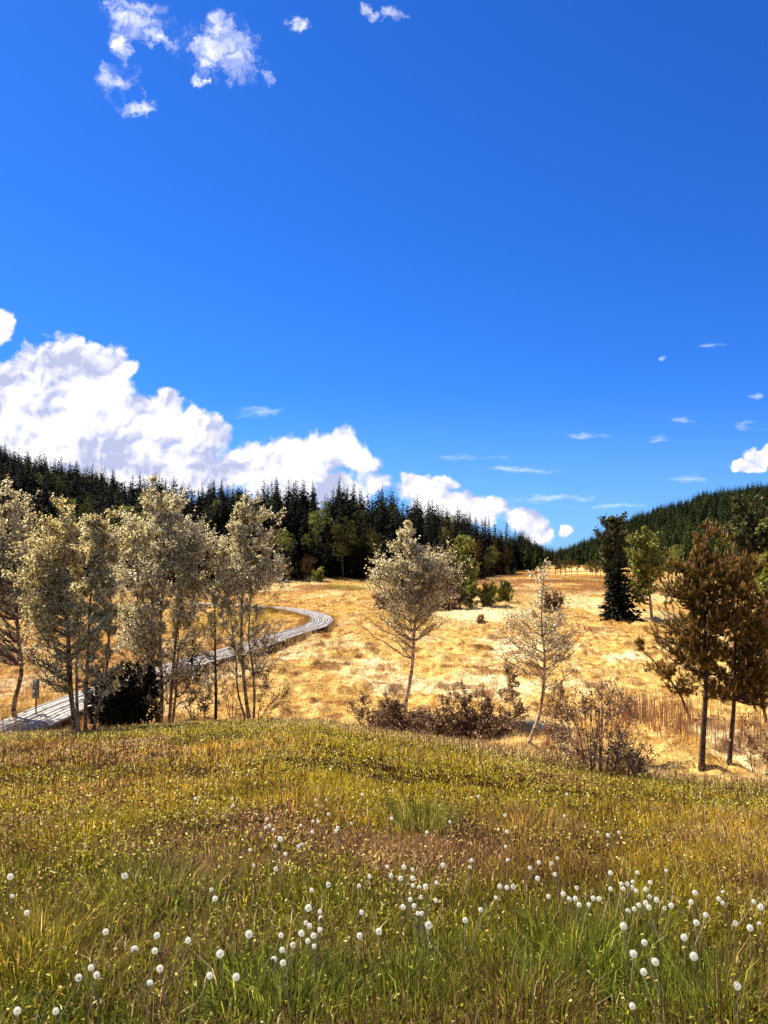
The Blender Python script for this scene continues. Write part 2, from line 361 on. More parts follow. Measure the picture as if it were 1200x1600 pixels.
LDK = leaf_mat('dark_leaves', [(0, (.018, .018, .008)), (.5, (.045, .048, .014)), (.85, (.11, .11, .022)), (1, (.20, .18, .05))], .7, .15, .2)
LGR = leaf_mat('green_leaves', [(0, (.07, .075, .010)), (.5, (.20, .20, .022)), (.85, (.38, .36, .06)), (1, (.40, .38, .12))], .6, .2, .3)
LJN = leaf_mat('juniper_leaves', [(0, (.06, .024, .009)), (.5, (.17, .080, .030)), (.82, (.34, .20, .09)), (1, (.66, .50, .32))], .6, .2, .15)
NP = leaf_mat('pine_needles', [(0, (.04, .028, .004)), (.5, (.125, .088, .010)), (.8, (.32, .18, .018)), (1, (.66, .34, .05))], .6, .2, .25)
NPT = leaf_mat('pine_candles', [(0, (.30, .14, .035)), (1, (.55, .30, .10))], .5, .3, .1)
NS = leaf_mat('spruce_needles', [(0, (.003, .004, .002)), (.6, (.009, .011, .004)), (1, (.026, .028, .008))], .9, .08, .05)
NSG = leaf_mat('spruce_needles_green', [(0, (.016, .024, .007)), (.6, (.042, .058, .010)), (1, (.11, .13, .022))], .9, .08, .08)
NBR = leaf_mat('brown_needles', [(0, (.03, .014, .006)), (.6, (.075, .038, .014)), (1, (.17, .085, .022))], .9, .08, .08)
LBK = leaf_mat('forest_leaves', [(0, (.015, .016, .003)), (.5, (.055, .054, .008)), (1, (.17, .15, .025))], .8, .1, .15)

# ------------------------------------------------------------------ ground sheet
def build_ground():
    th = np.concatenate([np.linspace(-180, -44, 24, endpoint=False), np.linspace(-44, -31, 40, endpoint=False), np.linspace(-31, 31, 560, endpoint=False), np.linspace(31, 44, 40, endpoint=False), np.linspace(44, 180, 24, endpoint=False)])
    th = np.radians(th)
    rr = np.concatenate([[.3, .8], np.geomspace(1.2, 10, 60, endpoint=False), np.geomspace(10, 90, 560, endpoint=False), np.geomspace(90, 1500, 170, endpoint=False), np.geomspace(1500, 9000, 8)])
    Rr, Th = np.meshgrid(rr, th, indexing='ij')
    X = Rr*np.sin(Th); Y = Rr*np.cos(Th); Z = height(X, Y)
    n, k = Rr.shape
    V = np.stack([X, Y, Z], -1).reshape(-1, 3); V = np.vstack([V, [[0, 0, float(height(0., .01))]]])
    i = np.arange(n*k).reshape(n, k); a = i[:-1]; b = i[1:]
    q = np.stack([a, np.roll(a, -1, 1), np.roll(b, -1, 1), b], -1).reshape(-1, 4)[:, ::-1]
    cidx = n*k; t = np.stack([np.full(k, cidx), i[0], np.roll(i[0], -1)], -1)[:, ::-1]
    x, y = V[:, 0], V[:, 1]
    c = bog_col(x, y); w = mead_w(x, y)
    c = lerp(c, np.array([.024, .015, .005]), w)
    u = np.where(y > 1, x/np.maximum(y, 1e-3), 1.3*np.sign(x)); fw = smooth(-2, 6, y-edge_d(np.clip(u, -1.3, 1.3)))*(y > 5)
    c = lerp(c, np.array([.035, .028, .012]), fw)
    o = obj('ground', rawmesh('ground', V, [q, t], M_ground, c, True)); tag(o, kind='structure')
build_ground()

# ------------------------------------------------------------------ grass
def blades(P, h, lean, width, col, rg, seg=2):
    """P (n,3), lean (n,2) horizontal tip offset as a share of h; seg 2 = five-vertex bent blades, 1 = triangles"""
    n = len(P); a = rg.uniform(0, np.pi, n); s = np.stack([np.cos(a), np.sin(a)*.55, np.zeros(n)], -1)*width[:, None]*.5
    L = np.concatenate([lean*h[:, None], (h*np.sqrt(np.clip(1-(lean**2).sum(1), .04, 1)))[:, None]], 1)
    if seg == 1:
        V = np.stack([P-s, P+s, P+L], 1); f = [np.arange(n*3).reshape(n, 3)]; k = 3
    else:
        M = P+L*.5*np.array([.55, .55, 1.25]); V = np.stack([P-s, P+s, M+s*.8, M-s*.8, P+L], 1)
        i = np.arange(n)[:, None]*5; f = [i+np.array([0, 1, 2, 3]), i+np.array([3, 2, 4])]; k = 5
    return V.reshape(-1, 3), f, np.repeat(col, k, 0)
def build_meadow():
    rg = np.random.default_rng(11)
    N = 430000
    d = rg.uniform(1.25, 19, N); u = rg.uniform(-.72, .72, N); x = u*np.maximum(d, 2.2); y = d
    w = mead_w(x, y); keep = rg.random(N) < w**.7; x, y, d, w = x[keep], y[keep], d[keep], w[keep]; n = len(x)
    # clumping
    cl = fbm(x*6, y*6, 2, 91)
    keep = rg.random(n) < .30+1.3*smooth(.38, .62, cl); x, y, d = x[keep], y[keep], d[keep]; n = len(x)
    x2 = rg.uniform(-.72, .72, 210000); d2 = 1.25+5.5*rg.random(210000)**.8; x = np.concatenate([x, x2*np.maximum(d2, 2.2)]); y = np.concatenate([y, d2]); d = np.concatenate([d, d2]); n = len(x)
    z = height(x, y)-.01
    r1, r2, r3 = rg.random(n), rg.random(n), rg.random(n)
    col = mead_col(x, y, r1, r2, r3)
    tall = fbm(x*.7, y*.7, 3, 95)
    h = (.028+.065*rg.random(n)**1.3+.09*smooth(.50, .7, tall)*rg.random(n))*(.85+.2*smooth(4, 9, d))*np.interp(y, [2, 12, 17], [1, .8, .6])
    h *= 1+.7*smooth(5.5, 3.0, d)
    lean = rg.normal(size=(n, 2))*.6
    tus = [((655,1295),.30,.26,(.13,.16,.015)),((830,1300),.36,.20,(.27,.16,.06)),((815,1292),.25,.16,(.16,.08,.03)),((250,1400),.30,.17,(.10,.15,.02)),((505,1415),.22,.15,(.11,.16,.02)),((900,1490),.34,.20,(.12,.15,.015)),
           ((640,1560),.25,.2,(.11,.14,.015)),((1000,1450),.3,.2,(.13,.17,.02)),((60,1470),.34,.20,(.30,.21,.035)),((210,1400),.3,.18,(.13,.15,.02)),((600,1330),.40,.10,(.38,.22,.12)),((290,1375),.3,.10,(.36,.20,.11)),
           ((30,1500),.3,.18,(.28,.20,.03)),((430,1560),.3,.2,(.09,.12,.012)),((800,1570),.3,.2,(.10,.12,.012)),((1120,1560),.3,.2,(.15,.18,.02)),((1150,1330),.5,.13,(.45,.30,.08)),((120,1300),.4,.13,(.30,.24,.02)),((450,1250),.4,.12,(.30,.20,.03)),((60,1168),.5,.14,(.20,.11,.03))]
    ex, el, eh, ec = [], [], [], []
    for (pp, rad, hh, cc) in tus:
        c = hit(*pp); m = int(800*(rad/.3)**2); a = rg.uniform(0, 6.28, m); q = rad*rg.random(m)**.7
        ex.append(np.stack([c[0]+np.cos(a)*q, c[1]+np.sin(a)*q], -1)); el.append(np.stack([np.cos(a), np.sin(a)], -1)*(.15+.6*q/rad)[:, None]+rg.normal(size=(m, 2))*.2); eh.append(hh*rg.uniform(.4, 1.1, m)); ec.append((np.array(cc)*.5+.5*mead_col(ex[-1][:, 0], ex[-1][:, 1], rg.random(m), rg.random(m), rg.random(m)))*rg.uniform(.25, 1.9, (m, 1))*np.where(rg.random((m, 1)) < .08, np.array([2.4, 1.9, 2.0]), 1))  # a few tussock blades lightened as painted glints
    ex, el, eh, ec = map(np.concatenate, (ex, el, eh, ec)); lean = np.concatenate([lean, el]); h = np.concatenate([h, eh]); col = np.concatenate([col, ec])
    x = np.concatenate([x, ex[:, 0]]); y = np.concatenate([y, ex[:, 1]]); d = y.copy(); n = len(x); z = height(x, y)-.01; lean *= np.minimum(1, .93/np.maximum(np.linalg.norm(lean, axis=1), 1e-6))[:, None]
    wd = np.maximum(.0042, .00080*d)*rg.uniform(.6, 1.4, n)
    V, f, c = blades(np.stack([x, y, z], -1), h, lean, wd, col, rg)
    tag(obj('meadow_grass', rawmesh('meadow_grass', V, f, M_blade, c)), 'short olive and golden grass covering the meadow slope in the foreground', 'grass', kind='stuff')
    # dark dry stalks
    N = 20000; d = rg.uniform(1.6, 15, N); u = rg.uniform(-.7, .7, N); x = u*d; y = d
    k = (rg.random(N) < mead_w(x, y)*smooth(.40, .62, fbm(x*.9, y*.9, 3, 97))); x, y, d = x[k], y[k], d[k]; n = len(x)
    lean = rg.normal(size=(n, 2))*.16; h = rg.uniform(.10, .30, n)*np.interp(y, [2, 9, 15], [1, .9, .6])
    col = lerp(np.broadcast_to(np.array([.06, .018, .008]), (n, 3)), np.array([.20, .09, .03]), rg.random(n)**2)
    V, f, c = blades(np.stack([x, y, height(x, y)-.01], -1), h, lean, np.maximum(.0035, .0007*d), col, rg)
    tag(obj('dry_stalks', rawmesh('dry_stalks', V, f, M_blade, c)), 'dark red brown dead stalks standing up through the meadow grass', 'dry stalks', kind='stuff')
    # broad leaves low in the near grass: sorrel, dandelion leaves and dead litter
    N = 190000; d = rg.uniform(1.6, 16, N); x = rg.uniform(-.7, .7, N)*d; y = d
    q = fbm(x*1.2, y*1.2, 3, 99); k = (rg.random(N) < .35+smooth(.45, .62, q)) & (rg.random(N) < mead_w(x, y)**.5); x, y, d = x[k], y[k], d[k]; n = len(x)
    P = np.stack([x, y, height(x, y)+rg.uniform(.0, .085, n)], -1); V, f = leaves(P, .0085+.0009*d, .6, rg, 1.6)
    q = fbm(x*.6, y*.6, 2, 101); w = rg.random(n)
    col = np.where((w < smooth(.42, .58, q))[:, None], np.array([.50, .27, .13]), np.array([.34, .30, .02])); col = np.where((rg.random(n) < .24)[:, None], np.array([.88, .62, .20]), col)
    col = np.where((rg.random(n) < .2)[:, None], np.array([.13, .05, .02]), col)*rg.uniform(.4, 1.6, (n, 1))
    tag(obj('ground_litter', rawmesh('ground_litter', V, [f], M_blade, np.repeat(np.minimum(col, .9), 4, 0))), 'pinkish dead leaves and small weed leaves low among the grass', 'ground cover', kind='stuff')
build_meadow()
def build_bog():
    rg = np.random.default_rng(12); N = 620000
    d = 11*np.exp(rg.random(N)**.9*math.log(170/11)); x = rg.uniform(-.68, .68, N)*d; y = d
    k = (rg.random(N) > mead_w(x, y)*.9) & (y < edge_d(x/y)+2); x, y, d = x[k], y[k], d[k]; n = len(x)
    # gaps: fewer blades where the surface dips
    hum = fbm(x*1.1, y*1.1, 3, 9); k = rg.random(n) < .35+1.3*smooth(.38, .6, hum); x, y, d = x[k], y[k], d[k]; n = len(x)
    col = bog_col(x, y); r = rg.random(n)
    col = lerp(col, PALE, (r < .30)*.75*(1-.6*smooth(28, 45, y))); col = lerp(col, RUST, (r > .76)*.8); col = col*rg.uniform(.65, 1.3, (n, 1))
    # hanging tussock thatch: lean mostly sideways and down-sun
    a = fbm(x*.25, y*.25, 2, 105)*12; a = a+rg.normal(size=n)*.9; lean = np.stack([np.cos(a), np.sin(a)], -1)*rg.uniform(.4, .97, (n, 1))+rg.normal(size=(n, 2))*.25
    lean *= np.minimum(1, .97/np.linalg.norm(lean, axis=1))[:, None]
    h = rg.uniform(.06, .21, n)*np.interp(d, [12, 60, 160], [1, 1.3, 2.4]); wd = .00048*d*rg.uniform(.6, 1.6, n)+.003
    V, f, c = blades(np.stack([x, y, height(x, y)-.01], -1), h, lean, wd, col, rg, 1)
    tag(obj('bog_grass', rawmesh('bog_grass', V, f, M_straw, c)), 'straw yellow matted dead grass covering the flat bog', 'bog grass', kind='stuff')
    # reddish upright reed stems left of the pines
    P = []
    for (cx, cy, sx, sy, m) in [(985,1085,28,9,170),(1035,1095,28,10,170),(955,1100,22,12,110),(1065,1110,40,12,190),(905,1130,40,10,110),(1170,1130,40,14,160)]:
        for _ in range(m): P.append(hit(cx+rg.normal()*sx, cy+30+rg.normal()*sy))
    P = np.array(P); n = len(P); col = lerp(np.broadcast_to(np.array([.23, .075, .03]), (n, 3)), np.array([.50, .30, .16]), rg.random(n)**1.5)
    V, f, c = blades(P-np.array([0, 0, .02]), rg.uniform(.25, .85, n), rg.normal(size=(n, 2))*.10, np.full(n, .016), col, rg)
    tag(obj('reeds', rawmesh('reeds', V, f, M_straw, c)), 'thin upright reddish reed stems standing in the bog left of the pines', 'reeds', kind='stuff')
build_bog()

# ------------------------------------------------------------------ trees
def resample(P, n):
    P = np.asarray(P, float); s = np.concatenate([[0], np.cumsum(np.linalg.norm(np.diff(P, axis=0), axis=1))]); q = np.linspace(0, s[-1], n)
    return np.stack([np.interp(q, s, P[:, i]) for i in range(3)], -1)
def bez(a, b, c, n):
    t = np.linspace(0, 1, n)[None, :, None]; return a[:, None]*(1-t)**2+2*b[:, None]*t*(1-t)+c[:, None]*t*t
def smooth_path(P, n=18):
    q = resample(P, n)
    q[1:-1] = (q[:-2]+2*q[1:-1]+q[2:])/4
    return q
def grow(stems, blobs, rg, nb, nt, nl, leaf, r0, low=None, rise=(.5, 1.1), tl=(.18, .45), lfrac=1.0, up=.35, droop=0.0, bare=0, leaf_fn=None):
    """stems: list of (m,3) local paths; blobs: (centre, radii) local. Returns trunk tubes, branch tubes, leaf points"""
    ta, ba = Acc(), Acc(); S = []
    for i, s in enumerate(stems):
        p = smooth_path(s, 22); r = np.interp(np.linspace(0, 1, 22), [0, .05, .5, 1], [1.35, 1, .62, .16])*(r0[i] if isinstance(r0, (list, tuple)) else r0)
        S.append((p, r)); V, f = tubes(p[None], r[None], 8); ta.add(V, [f])
    vol = np.array([b[1][0]*b[1][1]*b[1][2] for b in blobs])**.75; pick = rg.choice(len(blobs), nb+bare, p=vol/vol.sum())
    d = nrm(rg.normal(size=(nb+bare, 3)))*(rg.random((nb+bare, 1))**.42)*np.where(rg.random((nb+bare, 1)) < .22, rg.uniform(1.05, 1.32, (nb+bare, 1)), 1)
    tips = np.array([b[0] for b in blobs])[pick]+d*np.array([b[1] for b in blobs])[pick]
    A = np.zeros_like(tips); ra = np.zeros(len(tips))
    zlow = low if low is not None else min(b[0][2]-b[1][2] for b in blobs)
    for j, t in enumerate(tips):
        best = None
        for (p, r) in S:
            hd = np.hypot(p[:, 0]-t[0], p[:, 1]-t[1]); zs = t[2]-hd*rg.uniform(*rise); zs = np.clip(zs, zlow, p[-1, 2]*.985)
            k = int(np.argmin(np.abs(p[:, 2]-zs))); dist = np.linalg.norm(p[k]-t)
            if best is None or dist < best[0]: best = (dist, p[k], r[k])
        A[j] = best[1]; ra[j] = best[2]
    D = tips-A; Ln = np.linalg.norm(D, axis=1)
    mid = A+D*np.array([.62, .62, .38])+rg.normal(size=D.shape)*.12*Ln[:, None]
    n = 8; P = bez(A, mid, tips, n); P[:, 1:] += rg.normal(size=P[:, 1:].shape)*.024*np.sqrt(Ln)[:, None, None]
    rb = np.clip(ra*.5, .003, None)*np.clip(Ln/1.2, .35, 1.)
    V, f = tubes(P, rb[:, None]*np.linspace(1, .25, n)[None]+.0012, 5); ba.add(V, [f])
    if bare: P = P[:-bare] if False else P
    # twigs
    nbr = len(P); tw = nbr*nt; bi = np.repeat(np.arange(nbr), nt); tt = rg.uniform(.3, 1, tw); k = tt*(n-1); k0 = np.clip(k.astype(int), 0, n-2)
    B = P[bi, k0]+(P[bi, k0+1]-P[bi, k0])*(k-k0)[:, None]; dirb = nrm(P[bi, k0+1]-P[bi, k0])
    dt = nrm(dirb*.7+rg.normal(size=(tw, 3))*.6+np.array([0, 0, .28-droop])); lt = rg.uniform(tl[0], tl[1], tw)*np.clip(Ln[bi], .35, 1.1)
    e = B+dt*lt[:, None]; m = B+dt*(lt*.5)[:, None]+rg.normal(size=(tw, 3))*.03-np.array([0, 0, 1])*0
    e = e+np.array([0, 0, .12-droop*.6])*lt[:, None]
    Q = bez(B, m, e, 4); V, f = tubes(Q, np.broadcast_to(np.linspace(.0045, .002, 4), (tw, 4)), 3); ba.add(V, [f])
    # leaf sites
    act = np.ones(tw, bool)
    if bare: act = bi >= bare
    lf = np.array([b[2] if len(b) > 2 else 1. for b in blobs])[pick]; act &= rg.random(tw) < lf[bi]
    if lfrac < 1: act &= rg.random(tw) < lfrac
    qi = np.repeat(np.nonzero(act)[0], nl); s = rg.uniform(.1, 1.05, len(qi)); t = np.clip(s, 0, .999)*3; t0 = t.astype(int)
    LP = Q[qi, t0]+(Q[qi, t0+1]-Q[qi, t0])*(t-t0)[:, None]+rg.normal(size=(len(qi), 3))*leaf*.5
    return ta, ba, LP, Q
def hero(name, label, cat, base, stems, blobs, leafmat, nb=90, nt=8, nl=9, leaf=.045, r0=.05, bark=None, twig=None, seed=1, group=None, depth=None, dz=.9, cw=1.16, **kw):
    """everything given in photo pixels at the depth of the tree's base"""
    rg = np.random.default_rng(seed); b = hit(*base) if depth is None else None
    if depth is not None: b = onplane(np.array(base[0]), np.array(base[1]), np.array(depth)); b[2] = float(height(b[0], b[1]))
    y0 = b[1]; root = empty(name, b); tag(root, label, cat, group)
    def loc(p): return onplane(np.array(p[0], float), np.array(p[1], float), np.array(y0))-b
    st = []
    for j, s in enumerate(stems):
        q = np.array([loc(p) for p in s]); q[:, 1] += np.linspace(0, 1, len(q))*rg.normal()*.15 + (rg.normal()*.12 if j else 0)
        q[0, 2] = float(height(b[0]+q[0, 0], b[1]+q[0, 1]))-b[2]-.06; st.append(q)
    px = y0/F; bl = []
    for bb in blobs: cx, cy, rx, ry = bb[:4]; bl.append((loc((cx, cy))+np.array([0, rg.normal()*rx*px*.15, 0]), (rx*px*cw, rx*px*dz*cw, ry*px*cw), bb[4] if len(bb) > 4 else 1.))
    ta, ba, LP, Q = grow(st, bl, rg, nb, nt, nl, leaf, r0, **kw)
    obj('trunk', ta.mesh('trunk', bark or M_birch, True), root); obj('branches', ba.mesh('branches', twig or M_twig, True), root)
    V, f = leaves(LP, leaf, .35, rg); obj('foliage', rawmesh('foliage', V, [f], leafmat), root)
    return root
G1 = 'birches along the meadow edge'
hero('birch_tree', 'birch with a crooked kinked trunk at the far left edge beside the small sign', 'tree', (26,1139), [[(26,1139),(25,1122),(17,1106),(24,1090),(31,1066),(36,1046),(32,1025),(28,1000),(26,960),(20,880),(8,775)]],
     [(0,840,48,75),(25,830,34,70),(-40,850,50,75),(15,925,46,55),(8,785,22,34),(42,900,28,60),(10,1000,50,36,.3)], LB, 197, 15, 18, 0.034, .062, M_birch, seed=2, group=G1)
hero('birch_tree', 'yellowish leaved birch with a forked trunk just right of the sign', 'tree', (117,1146), [[(117,1147),(113,1110),(106,1082),(101,1040),(99,970),(94,880),(92,792)],[(117,1146),(116,1120),(114,1080),(116,1030),(112,960),(112,850)]],
     [(88,850,40,62),(65,900,36,50),(115,880,35,60),(95,945,42,50),(90,805,18,24),(60,950,30,45),(120,960,24,60),(85,1030,56,46,.35),(60,890,34,46)], LBG, 188, 15, 18, 0.031, .050, M_birch, seed=3, group=G1)
hero('birch_tree', 'slender birch with three thin stems between the forked birch and the big birch', 'tree', (136,1146), [[(134,1146),(134,1110),(137,1060),(140,1000),(146,900),(150,812)],[(138,1146),(146,1112),(157,1080),(163,1030),(166,960),(170,870)],[(130,1147),(126,1100),(124,1040),(130,960)]],
     [(150,865,28,58),(165,905,28,52),(145,955,36,50),(150,822,14,20),(170,985,26,40),(155,1050,36,50,.35),(172,850,26,42),(140,845,26,30)], LBG, 141, 15, 17, 0.031, .036, M_birch, seed=4, group=G1)
hero('birch_tree', 'tallest and widest birch, a clump of five stems with a pointed full crown', 'tree', (258,1133), [[(246,1134),(243,1090),(240,1030),(238,960),(244,860),(248,755)],[(252,1132),(255,1080),(252,1000),(258,900),(256,800)],[(262,1133),(265,1080),(272,1000),(282,920),(288,850)],[(270,1133),(276,1080),(280,1000),(276,930)],[(250,1133),(240,1080),(226,1000),(212,920),(206,850)]],
     [(248,800,42,48),(238,840,58,52),(270,850,52,58),(252,910,72,66),(210,905,36,60),(298,910,28,58),(250,985,68,50),(248,765,15,24),(225,960,42,48),(250,1050,70,50,.35),(195,880,30,50),(300,860,30,46),(310,935,26,50)], LB, 377, 16, 18, 0.034, [.045,.05,.045,.035,.04], M_birch, seed=5, group=G1)
hero('slim_tree', 'thin straight black trunked young tree between the two biggest left birches', 'tree', (337,1130), [[(337,1131),(337,1080),(335,1020),(334,960),(333,900)]],
     [(332,930,26,45),(322,965,24,32),(345,980,22,36),(334,892,12,20),(325,1015,24,30),(330,1060,28,34,.4)], LB, 52, 12, 13, 0.029, .04, M_dark, seed=6, low=None)
hero('birch_tree', 'birch with a rounded silvery crown nearest the bend of the boardwalk', 'tree', (390,1128), [[(390,1129),(384,1090),(380,1050),(377,1000),(378,920),(383,850),(384,785)],[(396,1127),(398,1095),(396,1050),(388,1000),(392,920),(410,860)],[(386,1128),(372,1080),(370,1030),(362,960),(350,880)]],
     [(384,815,26,40),(360,850,32,38),(415,850,28,42),(385,880,54,42),(385,915,50,30),(383,785,12,18),(385,970,52,36,.5),(392,1030,46,40,.25),(345,880,26,34),(428,880,22,30)], LB, 226, 15, 18, 0.033, [.05,.03,.028], M_birch, seed=7, group=G1, bare=28, low=1.2)
hero('birch_tree', 'lone birch with a bent pale trunk rising from the dark shrub in the middle', 'tree', (632,1110), [[(632,1112),(633,1100),(640,1068),(642,1052),(645,1030),(646,1000),(649,960),(648,935),(643,900),(640,860),(640,818)]],
     [(634,852,30,32),(605,888,32,24),(672,886,38,28),(700,900,20,34),(650,905,56,24),(588,912,20,16),(646,830,14,16),(652,870,36,30),(640,935,60,22,.5),(618,970,44,34,.10),(668,960,36,26,.15)], LB, 188, 14, 15, 0.041, .058, M_pale, M_twig_pale, seed=8, group=G1, bare=16, low=1.15, rise=(.35, .85))
hero('birch_tree', 'small sparse leaning birch right of the dark shrub', 'tree', (826,1160), [[(826,1161),(830,1150),(843,1118),(847,1085),(850,1050),(850,1020),(845,980),(844,930),(850,888)]],
     [(848,915,26,30),(820,950,34,30),(870,955,30,35),(885,1000,36,34),(845,1000,56,30),(810,1005,26,30),(850,890,10,12),(900,1010,26,24),(850,975,50,30),(840,1050,50,26,.15)], LB, 75, 10, 8, 0.033, .042, M_pale, M_twig_pale, seed=9, group=G1, bare=14, lfrac=.75, rise=(.4, .9), low=1.0)
# saplings and brush round the trunks
hero('sapling', 'thin bare sapling with several stems between the black trunk and the bend birch', 'sapling', (363,1122), [[(360,1122),(357,1090),(350,1040)],[(364,1122),(366,1080),(366,1030)],[(367,1122),(371,1090),(376,1050)],[(358,1122),(349,1090),(343,1060)]],
     [(358,1060,20,34),(368,1090,16,24)], LSH, 26, 6, 3, .034, .010, M_twig, seed=10)
hero('sapling', 'reddish twiggy sapling right of the foot of the bend birch', 'sapling', (402,1128), [[(402,1128),(408,1090),(412,1040)],[(400,1128),(422,1100),(446,1080)],[(398,1128),(400,1080),(402,1040)]],
     [(415,1070,24,40),(440,1085,26,18),(405,1050,16,30)], LSH, 34, 6, 3, .030, .012, M_twig, seed=11)
hero('sapling', 'leafless low bush between the big birch clump and the black trunk', 'sapling', (300,1128), [[(300,1128),(296,1095),(290,1070)],[(302,1128),(312,1095),(318,1080)],[(298,1128),(284,1100),(276,1085)],[(322,1128),(320,1100),(314,1070)]],
     [(298,1095,28,26),(318,1090,18,28)], LSH, 36, 6, 4, .036, .012, M_twig, seed=12)
hero('sapling', 'small two stemmed sapling with clustered leaves left of the leaning birch', 'sapling', (799,1140), [[(798,1140),(798,1110),(796,1070),(795,1040)],[(803,1140),(803,1100),(802,1060)]],
     [(796,1060,14,28),(802,1085,16,20),(792,1030,10,14),(815,1110,12,22)], LSH, 34, 6, 8, .045, .012, M_twig_pale, seed=13)
hero('sapling', 'faint twiggy bush standing left of the dark shrub', 'sapling', (577,1142), [[(577,1142),(573,1115),(566,1090)],[(578,1142),(583,1110),(590,1095)],[(576,1142),(562,1115),(552,1105)]],
     [(572,1110,24,22),(560,1100,14,14)], LSH, 36, 6, 4, .034, .008, M_twig_pale, seed=14)
# dark low spruce behind the birch clump
G2 = 'dark low shrubs'
hero('low_shrub', 'broad dark brown evergreen shrub with a pointed top under the lone birch', 'shrub', (728,1160), [[(728,1165),(727,1130),(724,1068)],[(715,1163),(700,1130),(690,1095)],[(745,1163),(760,1120),(768,1090)],[(740,1163),(780,1130),(800,1115)],[(700,1158),(675,1130),(655,1115)]],
     [(727,1110,38,34),(724,1082,12,20),(760,1125,34,28),(700,1130,36,24),(670,1135,34,20),(740,1140,62,22),(790,1145,22,18)], LJN, 300, 9, 8, .036, .018, M_dark, M_twig, seed=15, rise=(.6, 1.2), tl=(.14, .34))
hero('low_shrub', 'dark shrub around the foot of the lone birch', 'shrub', (632,1136), [[(634,1136),(625,1110),(605,1090)],[(640,1136),(650,1115),(662,1100)],[(630,1136),(610,1118),(598,1108)]],
     [(625,1120,34,18),(650,1122,30,16),(606,1098,14,16),(600,1140,30,14)], LJN, 150, 8, 8, .034, .014, M_dark, M_twig, seed=16)
hero('bare_shrub', 'large open shrub of thin upright reddish stems in front of the pines', 'shrub', (925,1205), [[(915+i*2.6, 1206), (905+i*4.2+random.Random(i).uniform(-6, 6), 1150), (880+i*8.2+random.Random(i+50).uniform(-8, 8), 1062+abs(i-6)*5)] for i in range(14)],
     [(900,1100,40,50),(935,1080,40,45),(960,1120,40,50),(890,1150,30,40),(930,1160,50,40)], LSH, 90, 6, 3, .026, .008, M_twig, seed=17, rise=(1.2, 2.2), tl=(.15, .4))
hero('bare_shrub', 'low bushy shrub with grey brown leaves left of the first pine trunk', 'shrub', (985,1212), [[(985+i*2-6, 1213), (985+i*7-30, 1180), (985+i*11-50, 1150+abs(i-5)*3)] for i in range(9)],
     [(985,1185,40,24),(965,1170,24,30),(1015,1180,26,22)], LSH, 60, 6, 3, .028, .007, M_twig, seed=18, rise=(.9, 1.8), tl=(.12, .3))
hero('bare_shrub', 'small twiggy bush below the leaning birch crown', 'shrub', (872,1165), [[(872,1166),(868,1130),(862,1080)],[(874,1166),(880,1130),(884,1085)],[(870,1166),(855,1135),(848,1110)]],
     [(870,1115,20,38),(880,1090,14,24)], LSH, 44, 7, 6, .034, .008, M_twig, seed=19, rise=(1.0, 2.0))
hero('bare_shrub', 'bare curved twigs beside the second pine at the right edge', 'shrub', (1180,1208), [[(1180,1209),(1165,1175),(1150,1160)],[(1185,1208),(1190,1170),(1205,1150)],[(1178,1209),(1172,1150),(1160,1120)],[(1190,1208),(1200,1160),(1210,1110)]],
     [(1180,1150,34,34),(1195,1170,24,26)], LSH, 50, 6, 2, .030, .008, M_twig, seed=20)

# pines: needle brushes along shoots
def pine(name, label, base, stems, blobs, nb, seed, r0, low=None, group='pines at the right edge', dens=1.0, nmat=None):
    rg = np.random.default_rng(seed); b = hit(*base); y0 = b[1]; root = empty(name, b); tag(root, label, 'pine tree', group)
    def loc(p): return onplane(np.array(p[0], float), np.array(p[1], float), np.array(y0))-b
    st = []
    for s in stems:
        q = np.array([loc(p) for p in s]); q[0, 2] = -.08; q[:, 1] += np.linspace(0, 1, len(q))*rg.normal()*.12; st.append(q)
    px = y0/F; bl = [(loc((cx, cy)), (rx*px, rx*px*.95, ry*px)) for (cx, cy, rx, ry) in blobs]
    ta, ba, _, Q = grow(st, bl, rg, nb, 6, 1, .03, r0, low=low, rise=(.15, .75), tl=(.15, .34))
    obj('trunk', ta.mesh('trunk', M_dark, True), root); obj('branches', ba.mesh('branches', M_dark, True), root)
    # needles on the outer two thirds of each shoot
    ns = len(Q); k = int(54*dens); si = np.repeat(np.arange(ns), k); t = rg.uniform(.35, 1.0, len(si))*2.999; t0 = t.astype(int)
    P = Q[si, t0]+(Q[si, t0+1]-Q[si, t0])*(t-t0)[:, None]; ax = nrm(Q[si, 3]-Q[si, 1])
    d = nrm(ax*.75+nrm(rg.normal(size=P.shape))*.8+np.array([0, 0, .1])); L = rg.uniform(.05, .085, len(si))[:, None]
    s = nrm(np.cross(d, rg.normal(size=P.shape)))*.0060
    V = np.stack([P-s, P+s, P+d*L], 1).reshape(-1, 3); obj('needles', rawmesh('needles', V, [np.arange(len(si)*3).reshape(-1, 3)], nmat or NP), root)
    tip = Q[:, 3]; up = rg.random(ns) < .33+.4*(tip[:, 2] > np.quantile(tip[:, 2], .7)); T = tip[up]; m = len(T)
    d = nrm(nrm(Q[up, 3]-Q[up, 2])*.35+np.array([0, 0, 1])+rg.normal(size=(m, 3))*.15); E = T+d*rg.uniform(.05, .15, (m, 1))
    V, f = tubes(np.stack([T, (T+E)/2, E], 1), np.broadcast_to(np.array([.012, .013, .004]), (m, 3)), 4); obj('candles', rawmesh('candles', V, [f], NPT), root)['kind'] = 'stuff'
